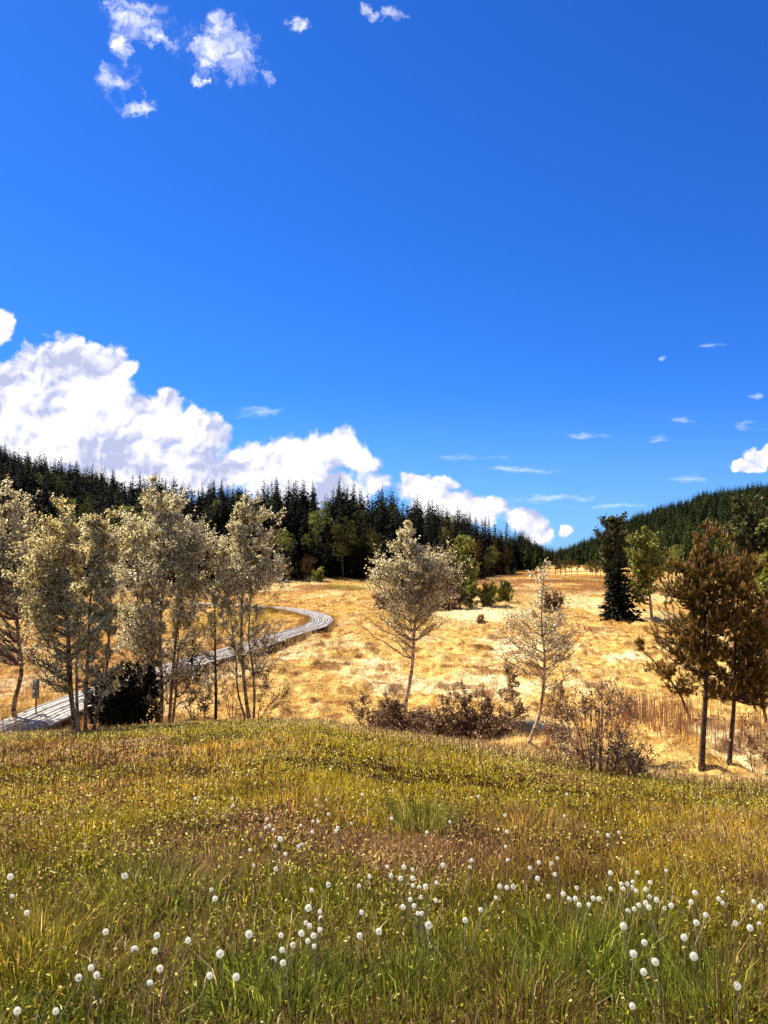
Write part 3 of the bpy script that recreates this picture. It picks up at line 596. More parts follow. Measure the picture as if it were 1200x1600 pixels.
pine('pine_tree', 'taller foreground pine with orange brown shoot tips at right', (1096,1202), [[(1096,1203),(1099,1160),(1103,1120),(1107,1060),(1107,1000),(1105,880),(1107,812)]],
     [(1107,850,30,36),(1095,895,56,38),(1110,940,64,40),(1100,985,66,36),(1107,818,14,16),(1062,930,40,40),(1120,1035,50,30),(1060,1000,40,34),(1145,900,36,40),(1090,1020,46,24)], 270, 30, .062, low=1.9)
pine('pine_tree', 'second foreground pine close behind with a darker crown at the right edge', (1140,1194), [[(1139,1195),(1142,1150),(1146,1110),(1147,1050),(1148,980),(1152,930),(1158,880)]],
     [(1160,900,36,36),(1165,950,44,40),(1185,985,46,36),(1160,1020,50,28),(1195,1040,36,30),(1150,1060,40,20),(1190,1080,40,30),(1120,1075,44,18)], 230, 31, .050, low=1.3)
pine('pine_tree', 'thin leaning young pine with one long limb reaching out to the left', (1079,1122), [[(1079,1124),(1066,1090),(1048,1062),(1025,1035),(1003,1015),(988,1002)]],
     [(1000,1010,16,14),(1022,1040,20,14),(1050,1055,24,18),(1075,1070,24,22)], 44, 32, .036, low=.3, dens=.8)
pine('pine_tree', 'partly cut off pine leaning in at the right border', (1199,1130), [[(1199,1132),(1192,1100),(1184,1070),(1190,1020),(1200,960)]],
     [(1195,1010,30,34),(1205,970,36,36),(1215,1050,30,26)], 90, 33, .045, low=.9)

# conifer of drooping whorls (local, height 1 scale = H)
def conifer_np(H, Rb, rg, whorls, per, sprays, skirt=.06, size=1.0, thin=False):
    A = []
    N = int(whorls*per*.72); ks = skirt+(1-skirt)*(1-np.sqrt(1-(np.arange(N)+rg.random(N)*.8)/N*.985))
    lop = rg.uniform(0, 6.28)
    for j, k in enumerate(ks):
        zz = k*H; a = j*2.39996+rg.normal()*.25; dx = math.cos(a); dy = math.sin(a)
        L = Rb*(1-k)**.9*rg.uniform(.55, 1.18)*(1+.12*math.cos(a-lop))+.007*H
        sp = max(2, int(round(sprays*(1-.45*k)))); t = (np.arange(sp)+rg.random(sp)*.8)/sp
        zz_ = zz-L*(.42*t-.25*t*t)*(1.3-1.0*k)+L*.12*t*(k > .6)
        P = np.stack([dx*L*t, dy*L*t, zz_+rg.normal(size=sp)*.006*H], -1)
        A.append(np.concatenate([P, np.tile([dx, dy, 0], (sp, 1)), np.full((sp, 1), L*(1.15-.5*k))], 1))
    A = np.concatenate(A); n = len(A); P = A[:, :3]; d = A[:, 3:6]; L = A[:, 6]
    side = np.stack([-d[:, 1], d[:, 0], np.zeros(n)], -1)
    s = np.clip(L*.46, .017*H, .048*H)[:, None]*size*rg.uniform(.6, 1.3, (n, 1))
    a = nrm(d*.8+side*rg.normal(size=(n, 1))*.8+np.array([0, 0, -.35])+rg.normal(size=(n, 3))*.2); b = nrm(np.cross(a, rg.normal(size=(n, 3))*.7+np.array([0, 0, 1])))
    V = np.stack([P-a*s*.35, P+a*s*.2+b*s*.38, P+a*s, P+a*s*.2-b*s*.38], 1).reshape(-1, 3)
    return V, np.arange(n*4).reshape(n, 4)
def trunk_np(H, r, top=.95):
    P = np.array([[[0, 0, -.3], [0, 0, H*.3], [0, 0, H*.7], [0, 0, H*top]]], float); return tubes(P, np.array([[r*1.2, r*.8, r*.4, r*.1]]), 6)
def round_np(H, Rb, rg, clumps=26, per=46, size=1.0, zlo=.28):
    """broadleaf crown: leaf clumps over limb ends"""
    d = nrm(rg.normal(size=(clumps, 3))); c = d*(rg.random((clumps, 1))**.4)*np.array([Rb, Rb, H*(1-zlo)*.46])+np.array([0, 0, H*(zlo+(1-zlo)*.5)])
    k = np.clip((c[:, 2]/H-zlo)/(1-zlo), 0, 1); c[:, :2] *= (1.05-.55*k**2)[:, None]
    rr = rg.uniform(.16, .30, clumps)*Rb*1.15
    P = c[:, None]+nrm(rg.normal(size=(clumps, per, 3)))*(rr[:, None, None]*rg.uniform(.55, 1.1, (clumps, per, 1)))*np.array([1.1, 1.1, .75])
    V, f = leaves(P.reshape(-1, 3), .055*H*.33*size, .3, rg)
    T = [[[0, 0, -.2], [0.02*H, 0, H*.25], [0, .01*H, H*.5], [0, 0, H*.8]]]; rad = [[.016*H, .013*H, .009*H, .003*H]]
    for q in c[:12]:
        z0 = min(H*.75, max(H*.12, q[2]-np.hypot(q[0], q[1])*.9)); s = np.array([0, 0, z0]); m = (s+q)/2+np.array([0, 0, -.02*H])
        T.append([s, s+(m-s)*.6, m+(q-m)*.3, q]); rad.append([.007*H, .005*H, .004*H, .002*H])
    return V, f, tubes(np.array(T, float), np.array(rad), 5)
# shared variants for the forest
def var_spruce(i, nm, big=True):
    rg = np.random.default_rng(100+i); H = 1.0*16
    V, f = conifer_np(H, [2.5, 3.1, 2.0, 2.8][i % 4], rg, 30, 10, 5, skirt=.07, size=1.15)
    t = trunk_np(H, .2); return rawmesh('crown', V, [f], nm), rawmesh('trunk', t[0], [t[1]], M_dark, None, True), 16.
def var_round(i, nm):
    rg = np.random.default_rng(200+i); H = 12.; V, f, t = round_np(H, [3.0, 3.6, 2.5][i % 3], rg, 34, 60, 1.0)
    return rawmesh('crown', V, [f], nm), rawmesh('trunk', t[0], [t[1]], M_dark, None, True), 12.
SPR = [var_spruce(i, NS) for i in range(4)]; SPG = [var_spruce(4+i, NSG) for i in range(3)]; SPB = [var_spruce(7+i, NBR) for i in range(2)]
RND = [var_round(i, LBK) for i in range(4)]; RNG_ = [var_round(5+i, LGR) for i in range(3)]; RNB = [var_round(9+i, NBR) for i in range(2)]
def inst(name, var, loc, h, rz, label, cat, group=None, wide=1.0):
    root = empty(name, loc); s = h/var[2]; root.scale = (s*wide, s*wide, s); root.rotation_euler = (0, 0, rz); tag(root, label, cat, group)
    obj('trunk', var[1], root); obj('crown', var[0], root); return root

def build_forest():
    rg = np.random.default_rng(21); T = []
    # jittered rows from the forest edge back over the ridge
    y = 50.
    while y < 900:
        sp = 3.15*(1 if y < 260 else 1.25 if y < 420 else 1.5)
        xs = np.arange(-.78*y, .80*y, sp)
        for x in xs:
            xx = x+rg.normal()*sp*.35; yy = y+rg.normal()*sp*.35; u = xx/yy
            if u > .15 and yy < 380: pass
            e = edge_d(u); dd = ridge_d(u)
            if yy < e+rg.uniform(0, 3) or yy > dd*1.12+18 or rg.random() < .12: continue
            T.append((xx, yy))
        y += sp*.95
    T = np.array(T); z = height(T[:, 0], T[:, 1], False); u = T[:, 0]/T[:, 1]; y = T[:, 1]
    h = rg.uniform(.58, 1.12, len(T))*np.where(u < .2, 14.5, 12.5)
    cap = EYE+(sky_t(u)+(rg.beta(1.0, 3.0, len(T))*-.034+.0115)*np.where(u < .2, 1, .9)*np.clip(170/y, .45, 1.2)+.007*(u < .2))*y-z; ok = cap > 4.5; h = np.minimum(h, cap)
    h = h*(1-.22*smooth(.45, .62, fbm(u*38+3, y*.02, 2, 131)))
    T, z, u, y, h = T[ok], z[ok], u[ok], y[ok], h[ok]
    px = u*F+600; pyb = 872-(z-EYE)/y*F; pyt = 872-(z+h-EYE)/y*F
    # visibility by azimuth bins
    order = np.argsort(y); top = np.full(4000, -1.0); vis = np.zeros(len(T))
    for i in order:
        b0 = int(np.clip((u[i]-1.6/y[i]+1)*2000, 0, 3998)); b1 = int(np.clip((u[i]+1.6/y[i]+1)*2000, b0+1, 3999))
        t = (z[i]+h[i]-EYE)/y[i]; seg = top[b0:b1]; bot = (z[i]-EYE)/y[i]
        vis[i] = np.mean(np.clip(t-np.maximum(seg, bot), 0, 1))*F*(3*F/y[i]) if True else 0
        top[b0:b1] = np.maximum(seg, bot+(t-bot)*.82)
    inframe = (px > -10) & (px < 1210)
    # round broadleaf patches seen on the left slope and in the wood
    m1 = (px > 20) & (px < 250) & (pyt > 752) & (rg.random(len(T)) < .62)
    m2 = (px > 470) & (px < 640) & (y < 170) & (rg.random(len(T)) < .16)
    m3 = (px > 1010) & (y < 230) & (rg.random(len(T)) < .10)
    m4 = (px < 860) & (y < 260) & (rg.random(len(T)) < .07)
    isr = m1 | m2 | m3 | m4
    brown = (px > 690) & (px < 860) & (rg.random(len(T)) < .40) & ~isr
    zone_names = [(-1e9, 120, 'above the far left birches'), (120, 280, 'behind the tallest birch'), (280, 460, 'behind the bend birch'),
                  (460, 580, 'beyond the boardwalk bend'), (580, 700, 'behind the lone birch'), (700, 780, 'right of the lone birch'),
                  (780, 870, 'at the left forest tip'), (870, 1000, 'behind the black spruce'), (1000, 1e9, 'behind the pines')]
    def zone(p): return next(n for a, b, n in zone_names if a <= p < b)
    indiv = set()
    for mask, cnt in ((~isr, 300), (isr, 90)):
        c = np.nonzero(mask & inframe & (vis > 6))[0]; c = c[np.argsort(-vis[c])][:cnt]; indiv |= set(c.tolist())
    stuff = Acc(); sg = Acc(); sk = Acc(); tr = Acc()
    lows = [conifer_np(16., r_, np.random.default_rng(300+i), 22, 8, 2, .08, 1.5) for i, r_ in enumerate((2.5, 3.0, 2.1, 2.7))]
    lowr = [round_np(12., r_, np.random.default_rng(330+i), 16, 12, 2.0)[:2] for i, r_ in enumerate((3., 3.4))]
    for i in range(len(T)):
        loc = (T[i, 0], T[i, 1], z[i]-.2); rz = rg.uniform(0, 6.28); right = u[i] > .21
        if i in indiv:
            row = 'front row' if y[i] < edge_d(u[i])+9 else ('skyline' if (z[i]+h[i]-EYE)/y[i] > sky_t(u[i])-.008 else 'middle rows')
            if isr[i]:
                v = RNG_[i % 3] if (right or rg.random() < .25) else RND[i % 4]
                inst('broadleaf_tree', v, loc, h[i]*(.75 if not right else .9), rz, 'rounded olive broadleaf tree in the forest %s %s' % (row, zone(px[i])), 'tree', 'broadleaf trees in the %s %s' % (row, zone(px[i])))
            else:
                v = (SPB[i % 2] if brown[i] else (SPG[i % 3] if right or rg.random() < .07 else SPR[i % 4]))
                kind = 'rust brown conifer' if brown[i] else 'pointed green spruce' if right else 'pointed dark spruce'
                inst('conifer_tree', v, loc, h[i], rz, '%s in the forest %s %s' % (kind, row, zone(px[i])), 'conifer', '%ss in the %s %s' % (kind, row, zone(px[i])), rg.uniform(.8, 1.15))
        else:
            if vis[i] < .15 and y[i] > edge_d(u[i])+12: continue
            V, f = (lowr[i % 2] if isr[i] else lows[i % 4]); s = h[i]/(12. if isr[i] else 16.); c, sn = math.cos(rz), math.sin(rz)
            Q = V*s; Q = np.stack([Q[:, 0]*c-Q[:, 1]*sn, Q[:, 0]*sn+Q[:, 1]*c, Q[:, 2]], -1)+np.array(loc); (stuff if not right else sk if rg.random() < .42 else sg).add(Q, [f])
            if y[i] < 190: tv, tf = trunk_np(h[i], .17, .6); tr.add(tv+np.array(loc), [tf])
    root = empty('forest', (-60, 180, 6)); tag(root, 'dense dark spruce wood filling the left slope behind the front trees', 'forest', kind='stuff')
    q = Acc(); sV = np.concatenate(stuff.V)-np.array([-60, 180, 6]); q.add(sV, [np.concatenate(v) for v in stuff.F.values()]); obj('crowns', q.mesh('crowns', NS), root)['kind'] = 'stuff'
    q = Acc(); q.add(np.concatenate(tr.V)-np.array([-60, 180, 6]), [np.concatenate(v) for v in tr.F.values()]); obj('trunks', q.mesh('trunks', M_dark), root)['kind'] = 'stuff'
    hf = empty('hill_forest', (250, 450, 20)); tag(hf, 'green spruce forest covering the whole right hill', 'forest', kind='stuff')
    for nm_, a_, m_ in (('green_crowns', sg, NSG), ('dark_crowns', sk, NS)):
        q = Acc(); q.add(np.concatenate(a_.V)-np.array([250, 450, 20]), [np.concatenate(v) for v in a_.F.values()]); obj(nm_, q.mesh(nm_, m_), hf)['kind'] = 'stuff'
    print('forest', len(T), 'individual', len(indiv), 'stuff faces', stuff.n//4, sg.n//4)
build_forest()

def place(kind, var, base, top, label, cat, wide=1.0, rz=0, group=None, name=None):
    b = hit(*base); t = onplane(np.array(top[0], float), np.array(top[1], float), np.array(b[1])); return inst(name or kind, var, b-np.array([0, 0, .1]), t[2]-b[2], rz, label, cat, group, wide)
# single conifers and bushes standing in the bog
def big_conifer(name, label, base, topy, rpx, mat_, seed, whorls=44, per=12, sprays=8, group=None, size=.8):
    rg = np.random.default_rng(seed); b = hit(*base); H = onplane(np.array(base[0], float), np.array(topy, float), np.array(b[1]))[2]-b[2]; Rb = rpx*b[1]/F
    root = empty(name, b); tag(root, label, 'conifer', group); V, f = conifer_np(H, Rb, rg, whorls, per, sprays, .03, size); obj('crown', rawmesh('crown', V, [f], mat_), root)
    t = trunk_np(H, .014*H); obj('trunk', rawmesh('trunk', t[0], [t[1]], M_dark, None, True), root); return root
big_conifer('spruce_tree', 'dense black spruce standing alone on the bog left of the pale green birch', (967,969), 835, 36, NS, 41, size=.9)
hero('leafy_tree', 'olive crowned broadleaf tree growing out of the top of the black spruce', 'tree', (958,966), [[(958,968),(957,900),(956,850),(957,805)]],
     [(958,815,16,20),(957,840,22,28),(960,870,20,30),(952,905,16,30)], LDK, 90, 8, 12, .14, .09, M_dark, seed=42)
big_conifer('spruce_tree', 'small dark spruce at the foot of the tallest birch clump on its right', (300,1060), 960, 30, NS, 44, 26, 10, 6, size=.7)
hero('leafy_tree', 'pale green birch with a thin white trunk right of the black spruce', 'tree', (1019,970), [[(1019,971),(1016,940),(1012,900),(1008,870),(1005,835)]],
     [(1004,845,18,20),(1010,870,24,26),(1000,895,20,26),(1022,890,16,26),(998,925,16,16)], LGR, 90, 8, 12, .13, .10, M_pale, seed=45)
hero('leafy_tree', 'large dark olive tree behind the top of the second pine', 'tree', (1168,938), [[(1168,940),(1168,900),(1170,850),(1168,790)]],
     [(1168,800,26,26),(1160,840,34,34),(1185,850,32,34),(1170,880,36,30)], LDK, 90, 8, 12, .26, .18, M_dark, seed=46)
hero('leafy_tree', 'bright green tree at the right border beside the pines', 'tree', (1203,945), [[(1203,946),(1203,900),(1202,870)]], [(1202,885,18,26),(1200,915,20,20)], LGR, 50, 7, 10, .2, .12, M_dark, seed=47)
hero('leafy_tree', 'grey green broadleaf tree just right of the lone birch crown', 'tree', (728,945), [[(728,947),(727,910),(725,880),(722,848)]],
     [(722,860,20,22),(733,885,20,26),(712,885,18,26),(725,910,24,24)], LGR, 80, 8, 12, .15, .12, M_dark, seed=48)
hero('leafy_tree', 'dark brown tree with drooping crown behind the lone birch', 'tree', (690,948), [[(690,949),(690,915),(688,880)]],
     [(690,890,22,22),(700,920,34,22),(675,925,24,20)], LDK, 80, 8, 12, .16, .12, M_dark, seed=49)
def bush(label, base, rx, ry, lm, seed, leaf=.12, nb=50, cat='bush', name='bush', **kw):
    x, y = base; return hero(name, label, cat, base, [[(x,y+1),(x-rx*.2,y-ry*.8),(x-rx*.3,y-ry*1.5)],[(x,y+1),(x+rx*.3,y-ry),(x+rx*.4,y-ry*1.5)]], [(x,y-ry*.9,rx,ry),(x-rx*.4,y-ry*.8,rx*.6,ry*.8),(x+rx*.4,y-ry*1.1,rx*.5,ry*.8)], lm, nb, 7, 10, leaf, .05, M_dark, seed=seed, **kw)
bush('black evergreen bush filling the gap behind the tallest birch clump', (198,1134), 50, 46, NS, 43, .07, 200, dz=.6)
bush('wide dark brown thicket low behind the lone birch', (690,952), 44, 17, LJN, 50, .11, 90)
bush('rusty brown bush left behind the lone birch trunk', (600,950), 18, 13, LJN, 51, .11, 40)
bush('pale green bush left of the bigger green bush in mid bog', (735,948), 13, 20, LGR, 52, .12, 50)
bush('bigger yellow green pine bush on the mid bog', (762,946), 18, 18, LGR, 53, .12, 60)
bush('yellow green bush at the right end of the mid bog group', (786,940), 13, 16, LGR, 54, .13, 50)
bush('tiny dark seedling alone on the pale patch', (751,973), 4, 6, LSH, 55, .07, 20)
bush('rusty bush behind the crown of the small leaning birch', (862,958), 20, 17, LJN, 56, .10, 60)
bush('tiny brown bush on the bog near the first pine', (1030,1005), 5, 5, LSH, 57, .06, 18)
bush('sparse green bushes at the forest foot beyond the boardwalk bend', (497,908), 10, 12, LGR, 58, .2, 34)
bush('small green bush at the black forest foot left of the other', (455,905), 12, 12, LGR, 59, .2, 34)
fr = random.Random(5)
for j in range(26):
    bx = fr.choice([fr.uniform(440, 780), fr.uniform(640, 800), fr.uniform(120, 440)]); by = 872+F*EYE/(edge_d(np.array((bx-600)/F))-fr.uniform(2, 12))
    v = [RNG_[0], RNG_[1], RNB[0], RNB[1], RND[2], RNG_[2]][j % 6]; col_ = ['pale green', 'olive', 'rusty brown', 'brown', 'dark olive', 'light green'][j % 6]
    place('forest_edge_tree', v, (bx, by), (bx, by-fr.uniform(16, 52)), '%s low broadleaf tree standing out at the foot of the dark forest' % col_, 'small tree', fr.uniform(.8, 1.3), fr.uniform(0, 6), '%s low trees at the foot of the forest' % col_)
for j in range(34):
    bx = fr.uniform(760, 1060); by = fr.uniform(893, 905); top_ = by-fr.uniform(7, 24)
    place('bog_pine', [RNB[0], RND[0], RNB[1], RND[1]][j % 4], (bx, by), (bx, top_), '%s stunted bog tree scattered across the far end of the bog' % ['rusty', 'dark', 'brown', 'dark green'][j % 4], 'small tree', fr.uniform(.8, 1.2), fr.uniform(0, 6), '%s stunted bog trees across the far bog' % ['rusty', 'dark', 'brown', 'dark green'][j % 4])
# row of low bog pines far off
rg = np.random.default_rng(60)
far = [(868,899,868),(876,898,872),(884,900,866),(893,898,871),(902,899,874),(922,897,872),(930,899,868),(938,900,866),(858,898,874),(846,897,872),(890,895,872),(925,902,878)]
for j, (a, b, t) in enumerate(far):
    place('bog_pine', [RNB[0], RND[0], RND[1], RNB[1], RND[2]][j % 5], (a, b), (a, t), 'stunted bog pine in the far line of little trees at the end of the bog', 'small tree', 1.1, rg.uniform(0, 6), 'stunted bog pines at the end of the bog')
place('bog_pine', RNG_[0], (916, 902), (916, 877), 'round light green little tree at the end of the bog', 'small tree', 1.0, 1, name='small_tree')
for j, (a, b, t, lab) in enumerate([(790,893,818,'rusty conifer at the tip of the left forest'),(806,893,816,'tall pointed spruce standing clear at the tip of the left forest'),(779,896,815,'pointed spruce left of the tall clear one at the forest tip'),
                                    (824,893,836,'shorter spruce right of the tall one at the forest tip'),(838,892,846,'lowest spruce at the very tip of the left forest'),(747,905,835,'rusty brown broad conifer in front of the forest tip')]):
    place('spruce_tree', [SPB[0], SPR[0], SPR[1], SPG[0], SPG[1], SPB[1]][j], (a, b), (a, t), lab, 'conifer', 1.15, j)

# ------------------------------------------------------------------ boardwalk
def m_wood():
    m, n = mat('weathered_wood'); p = n.node('ShaderNodeTexCoord').outputs['Object']; g = n.node('ShaderNodeNewGeometry').outputs['Random Per Island']
    f = n.noise(n.v('MULTIPLY', p, (1, .4, 1)), 14, 6, .7); c = ramp(n, f, [(.3, (.12, .10, .075)), (.5, (.29, .255, .20)), (.7, (.50, .46, .39))])
    c = n.mix(1.0, c, ramp(n, g, [(0, (.55, .52, .48)), (1, (1.15, 1.13, 1.1))]), 'MULTIPLY'); finish(n, c, .6, .4, bump=f, bstr=.3, bdist=.01); return m
M_wood = m_wood()
def build_walk():
    px = [(-60,1165),(0,1147),(45,1128),(95,1104),(140,1088),(200,1066),(260,1046),(310,1031),(360,1017),(400,1006),(440,993),(470,984),(492,978),(503,970),(500,963),(486,957.5),(466,953),(440,949.5),(400,946.5),(350,944),(290,942)]
    P = []
    for a, b in px:
        d = ray(a, b); k = (EYE-.36)/-d[2]; P.append([d[0]*k, d[1]*k, .36])
    P = np.array(P); P = resample(P, 160)
    for _ in range(5): P[1:-1] = (P[:-2]+2*P[1:-1]+P[2:])/4
    T = nrm(np.gradient(P, axis=0)); S = np.stack([T[:, 1], -T[:, 0], np.zeros(len(P))], -1)
    root = empty('boardwalk', P[20]*np.array([1, 1, 0])); O = P[20]*np.array([1, 1, 0]); tag(root, 'weathered grey plank boardwalk curving over the bog', 'boardwalk')
    planks = Acc(); nb = 9; bw = 1.45/nb
    rg = np.random.default_rng(70)
    for b in range(nb):
        off = -1.45/2+bw*(b+.5); i = 0; shift = rg.integers(0, 6)
        while i < len(P)-2:
            j = min(len(P)-1, i+7+(shift if i == 0 else 0)); seg = P[i:j+1].copy(); s = S[i:j+1]
            seg = seg+(T[i:j+1]*0); seg[0] += T[i]*.02; seg[-1] -= T[j]*.02; c = seg+s*off; c[:, 2] += rg.normal()*.009-O[2]; c += s*rg.normal()*.004
            w = bw*.5-.011; n = len(c)
            V = np.stack([c-s*w, c+s*w, c+s*w-np.array([0, 0, .045]), c-s*w-np.array([0, 0, .045])], 1)-np.array([O[0], O[1], 0])
            ix = np.arange(n*4).reshape(n, 4); a = ix[:-1]; d = ix[1:]
            q = np.concatenate([np.stack([a[:, k], d[:, k], d[:, (k+1) % 4], a[:, (k+1) % 4]], -1) for k in range(4)]+[ix[:1, ::-1], ix[-1:]]); planks.add(V, [q]); i = j
    obj('planks', planks.mesh('planks', M_wood), root)
    beams = Acc()
    def box(acc, c, ex, ey, ez, hx, hy, hz):
        sg = np.array([(-1,-1,-1),(1,-1,-1),(1,1,-1),(-1,1,-1),(-1,-1,1),(1,-1,1),(1,1,1),(-1,1,1)], float)
        V = c+sg[:, :1]*hx*ex+sg[:, 1:2]*hy*ey+sg[:, 2:]*hz*ez; acc.add(V, [np.array([(0,3,2,1),(4,5,6,7),(0,1,5,4),(1,2,6,5),(2,3,7,6),(3,0,4,7)])])
    for i in range(2, len(P), 3): box(beams, P[i]-O-np.array([0, 0, .09]), S[i], T[i], np.array([0, 0, 1.]), .76, .05, .043)
    for i in range(2, len(P), 6):
        for s in (-.68, .68): box(beams, P[i]-O+S[i]*s-np.array([0, 0, .36]), S[i], T[i], np.array([0, 0, 1.]), .05, .06, .22)
    for s in (-.70, .70):
        for i in range(0, len(P)-1):
            c = (P[i]+P[i+1])/2-O+(S[i]+S[i+1])/2*s-np.array([0, 0, .11]); box(beams, c, S[i], nrm(P[i+1]-P[i]), np.array([0, 0, 1.]), .022, np.linalg.norm(P[i+1]-P[i])/2+.004, .06)
    m = 26000; i = rg.integers(0, len(P), m); sd_ = np.where(rg.random(m) < .5, -1., 1.); q = P[i]+T[i]*rg.uniform(-.3, .3, (m, 1))+S[i]*(sd_*(.76+rg.exponential(.14, m)))[:, None]; q[:, 2] = height(q[:, 0], q[:, 1])-.01
    k = rg.random(m) < (smooth(.38, .62, fbm(q[:, 0]*.9, q[:, 1]*.9, 3, 141))+.12)*np.where(sd_ > 0, .22, .8); q = q[k]; sd_ = sd_[k]; i = i[k]; m = len(q)
    V, f, c = blades(q, rg.uniform(.2, .62, m), np.clip(-S[i][:, :2]*(sd_*rg.uniform(-.2, .7, m))[:, None]+rg.normal(size=(m, 2))*.25, -.65, .65), np.full(m, .016), lerp(bog_col(q[:, 0], q[:, 1]), RUST, (rg.random(m) < .3)*.7), rg)
    tag(obj('edge_grass', rawmesh('edge_grass', V, f, M_straw, c)), 'dry straw grass leaning over both edges of the boardwalk', 'bog grass', kind='stuff')
    obj('beams', beams.mesh('beams', M_dark), root)
build_walk()

# ------------------------------------------------------------------ sign
def flat(name, c):
    m, n = mat(name); p = n.node('ShaderNodeTexCoord').outputs['Object']; f = n.noise(p, 30, 4, .6); finish(n, n.mix(n.ss(f, .45, .7), c, tuple(q*.8 for q in c)), .55, .4); return m
def build_sign():
    b = hit(54.5, 1137); y0 = b[1]; root = empty('signpost', b); tag(root, 'small post sign with triangle and ring symbols beside the boardwalk', 'sign')
    k = y0/F; top = onplane(np.array(55.), np.array(1062.), np.array(y0))[2]-b[2]; bot = onplane(np.array(55.), np.array(1091.), np.array(y0))[2]-b[2]
    V, f = tubes(np.array([[[0, .03, -.2], [0, .03, top*.5], [0, .03, top-.03]]]), np.full((1, 3), .018), 8); obj('pole', rawmesh('pole', V, [f], flat('pole_paint', (.05, .045, .04)), None, True), root)
    w = .080; hz = (top-bot)/2; cz = (top+bot)/2
    def slab(x0, x1, z0, z1, y, t): 
        return np.array([(x0,y,z0),(x1,y,z0),(x1,y,z1),(x0,y,z1),(x0,y+t,z0),(x1,y+t,z0),(x1,y+t,z1),(x0,y+t,z1)]), np.array([(0,1,2,3),(5,4,7,6),(1,5,6,2),(4,0,3,7),(3,2,6,7),(4,5,1,0)])
    V, f = slab(-w, w, bot, top, -.005, .012); obj('frame', rawmesh('frame', V, [f], flat('sign_frame', (.07, .085, .05))), root)
    V, f = slab(-w+.014, w-.014, bot+.014, cz-.01, -.0085, .003); obj('panel', rawmesh('panel', V, [f], flat('sign_face', (.36, .38, .25))), root)
    V, f = slab(-w+.014, w-.014, cz+.004, top-.014, -.0085, .003); obj('panel', rawmesh('panel', V, [f], flat('sign_face_dark', (.10, .13, .08))), root)
    z1 = cz+.02; z2 = top-.03; tri = np.array([(-w+.026,-.0115,z1),(w-.026,-.0115,z1),(0,-.0115,z2)]); obj('triangle_mark', rawmesh('triangle_mark', np.concatenate([tri, tri+np.array([0,.003,0])]), [np.array([(0,1,2),(5,4,3)]), np.array([(0,3,4,1),(1,4,5,2),(2,5,3,0)])], flat('mark_light', (.45, .42, .33))), root)
    a = tri.mean(0); t2 = a+(tri-a)*.55-np.array([0, .003, 0]); t2[:, 2] -= .004; obj('triangle_centre', rawmesh('triangle_centre', t2, [np.array([(0,1,2)])], flat('mark_red', (.30, .06, .03))), root)
    th = np.linspace(0, 2*np.pi, 24, endpoint=False); zc = (bot+cz)/2; ro, ri = .048, .026
    ring = np.concatenate([np.stack([r_*np.cos(th), np.full(24, -.0115), zc+r_*1.25*np.sin(th)], -1) for r_ in (ro, ri)]); i = np.arange(24); j = (i+1) % 24
    obj('ring_mark', rawmesh('ring_mark', ring, [np.stack([i, j, j+24, i+24], -1)], flat('mark_dark', (.03, .05, .035))), root)
build_sign()

# ------------------------------------------------------------------ dandelion clocks
DN = [(16,1370),(19,1403),(42,1427),(195,1371),(165,1458),(210,1484),(242,1486),(245,1464),(250,1512),(142,1511),(123,1526),(151,1527),(27,1580),(87,1582),(234,1538),(294,1471),(336,1406),(330,1390),(344,1491),(328,1526),(369,1527),(389,1460),
(391,1330),(396,1353),(431,1358),(438,1311),(415,1293),(421,1290),(427,1296),(430,1324),(446,1334),(466,1322),(472,1320),(470,1291),(489,1283),(497,1284),(488,1299),(525,1299),(528,1295),(549,1287),(493,1249),(510,1250),(513,1272),(363,1247),(364,1258),(417,1279),(305,1247),(566,1242),
(482,1418),(500,1425),(501,1434),(487,1393),(513,1384),(561,1383),(578,1371),(565,1426),(592,1455),(562,1461),(439,1461),(478,1443),(484,1446),(471,1458),(490,1461),(500,1455),(481,1470),(491,1477),(458,1477),(441,1487),(428,1501),(442,1507),
(611,1369),(605,1353),(626,1373),(645,1361),(645,1373),(631,1356),(645,1385),(655,1387),(665,1385),(682,1381),(658,1403),(641,1406),(681,1407),(630,1418),(647,1416),(653,1427),(659,1430),(670,1447),(692,1352),(727,1439),(751,1423),(775,1403),(781,1387),(792,1386),(802,1386),(734,1355),(737,1346),
(612,1279),(667,1302),(703,1284),(748,1245),(789,1275),(792,1300),(790,1322),(794,1344),(828,1355),(842,1347),(840,1374),(862,1350),(867,1365),(871,1342),(857,1401),(880,1397),(889,1404),(899,1403),(901,1387),(905,1412),(920,1413),(927,1405),(936,1405),(882,1276),(886,1241),(934,1300),(950,1306),(967,1302),
(954,1365),(954,1390),(971,1380),(974,1388),(980,1380),(989,1379),(988,1389),(994,1391),(996,1363),(1016,1378),(1009,1391),(1015,1400),(1026,1405),(991,1420),(998,1415),(981,1423),(1009,1411),(1014,1418),(1038,1420),(1049,1415),(1041,1362),(1086,1395),(1080,1409),(1123,1404),(1130,1396),(1129,1410),(1103,1429),
(1172,1450),(1189,1417),(1178,1409),(974,1446),(1088,1441),(1149,1441),(1187,1444),(1069,1466),(1007,1472),(990,1491),(1024,1505),(1084,1493),(1152,1541),(988,1571),(1006,1519)]
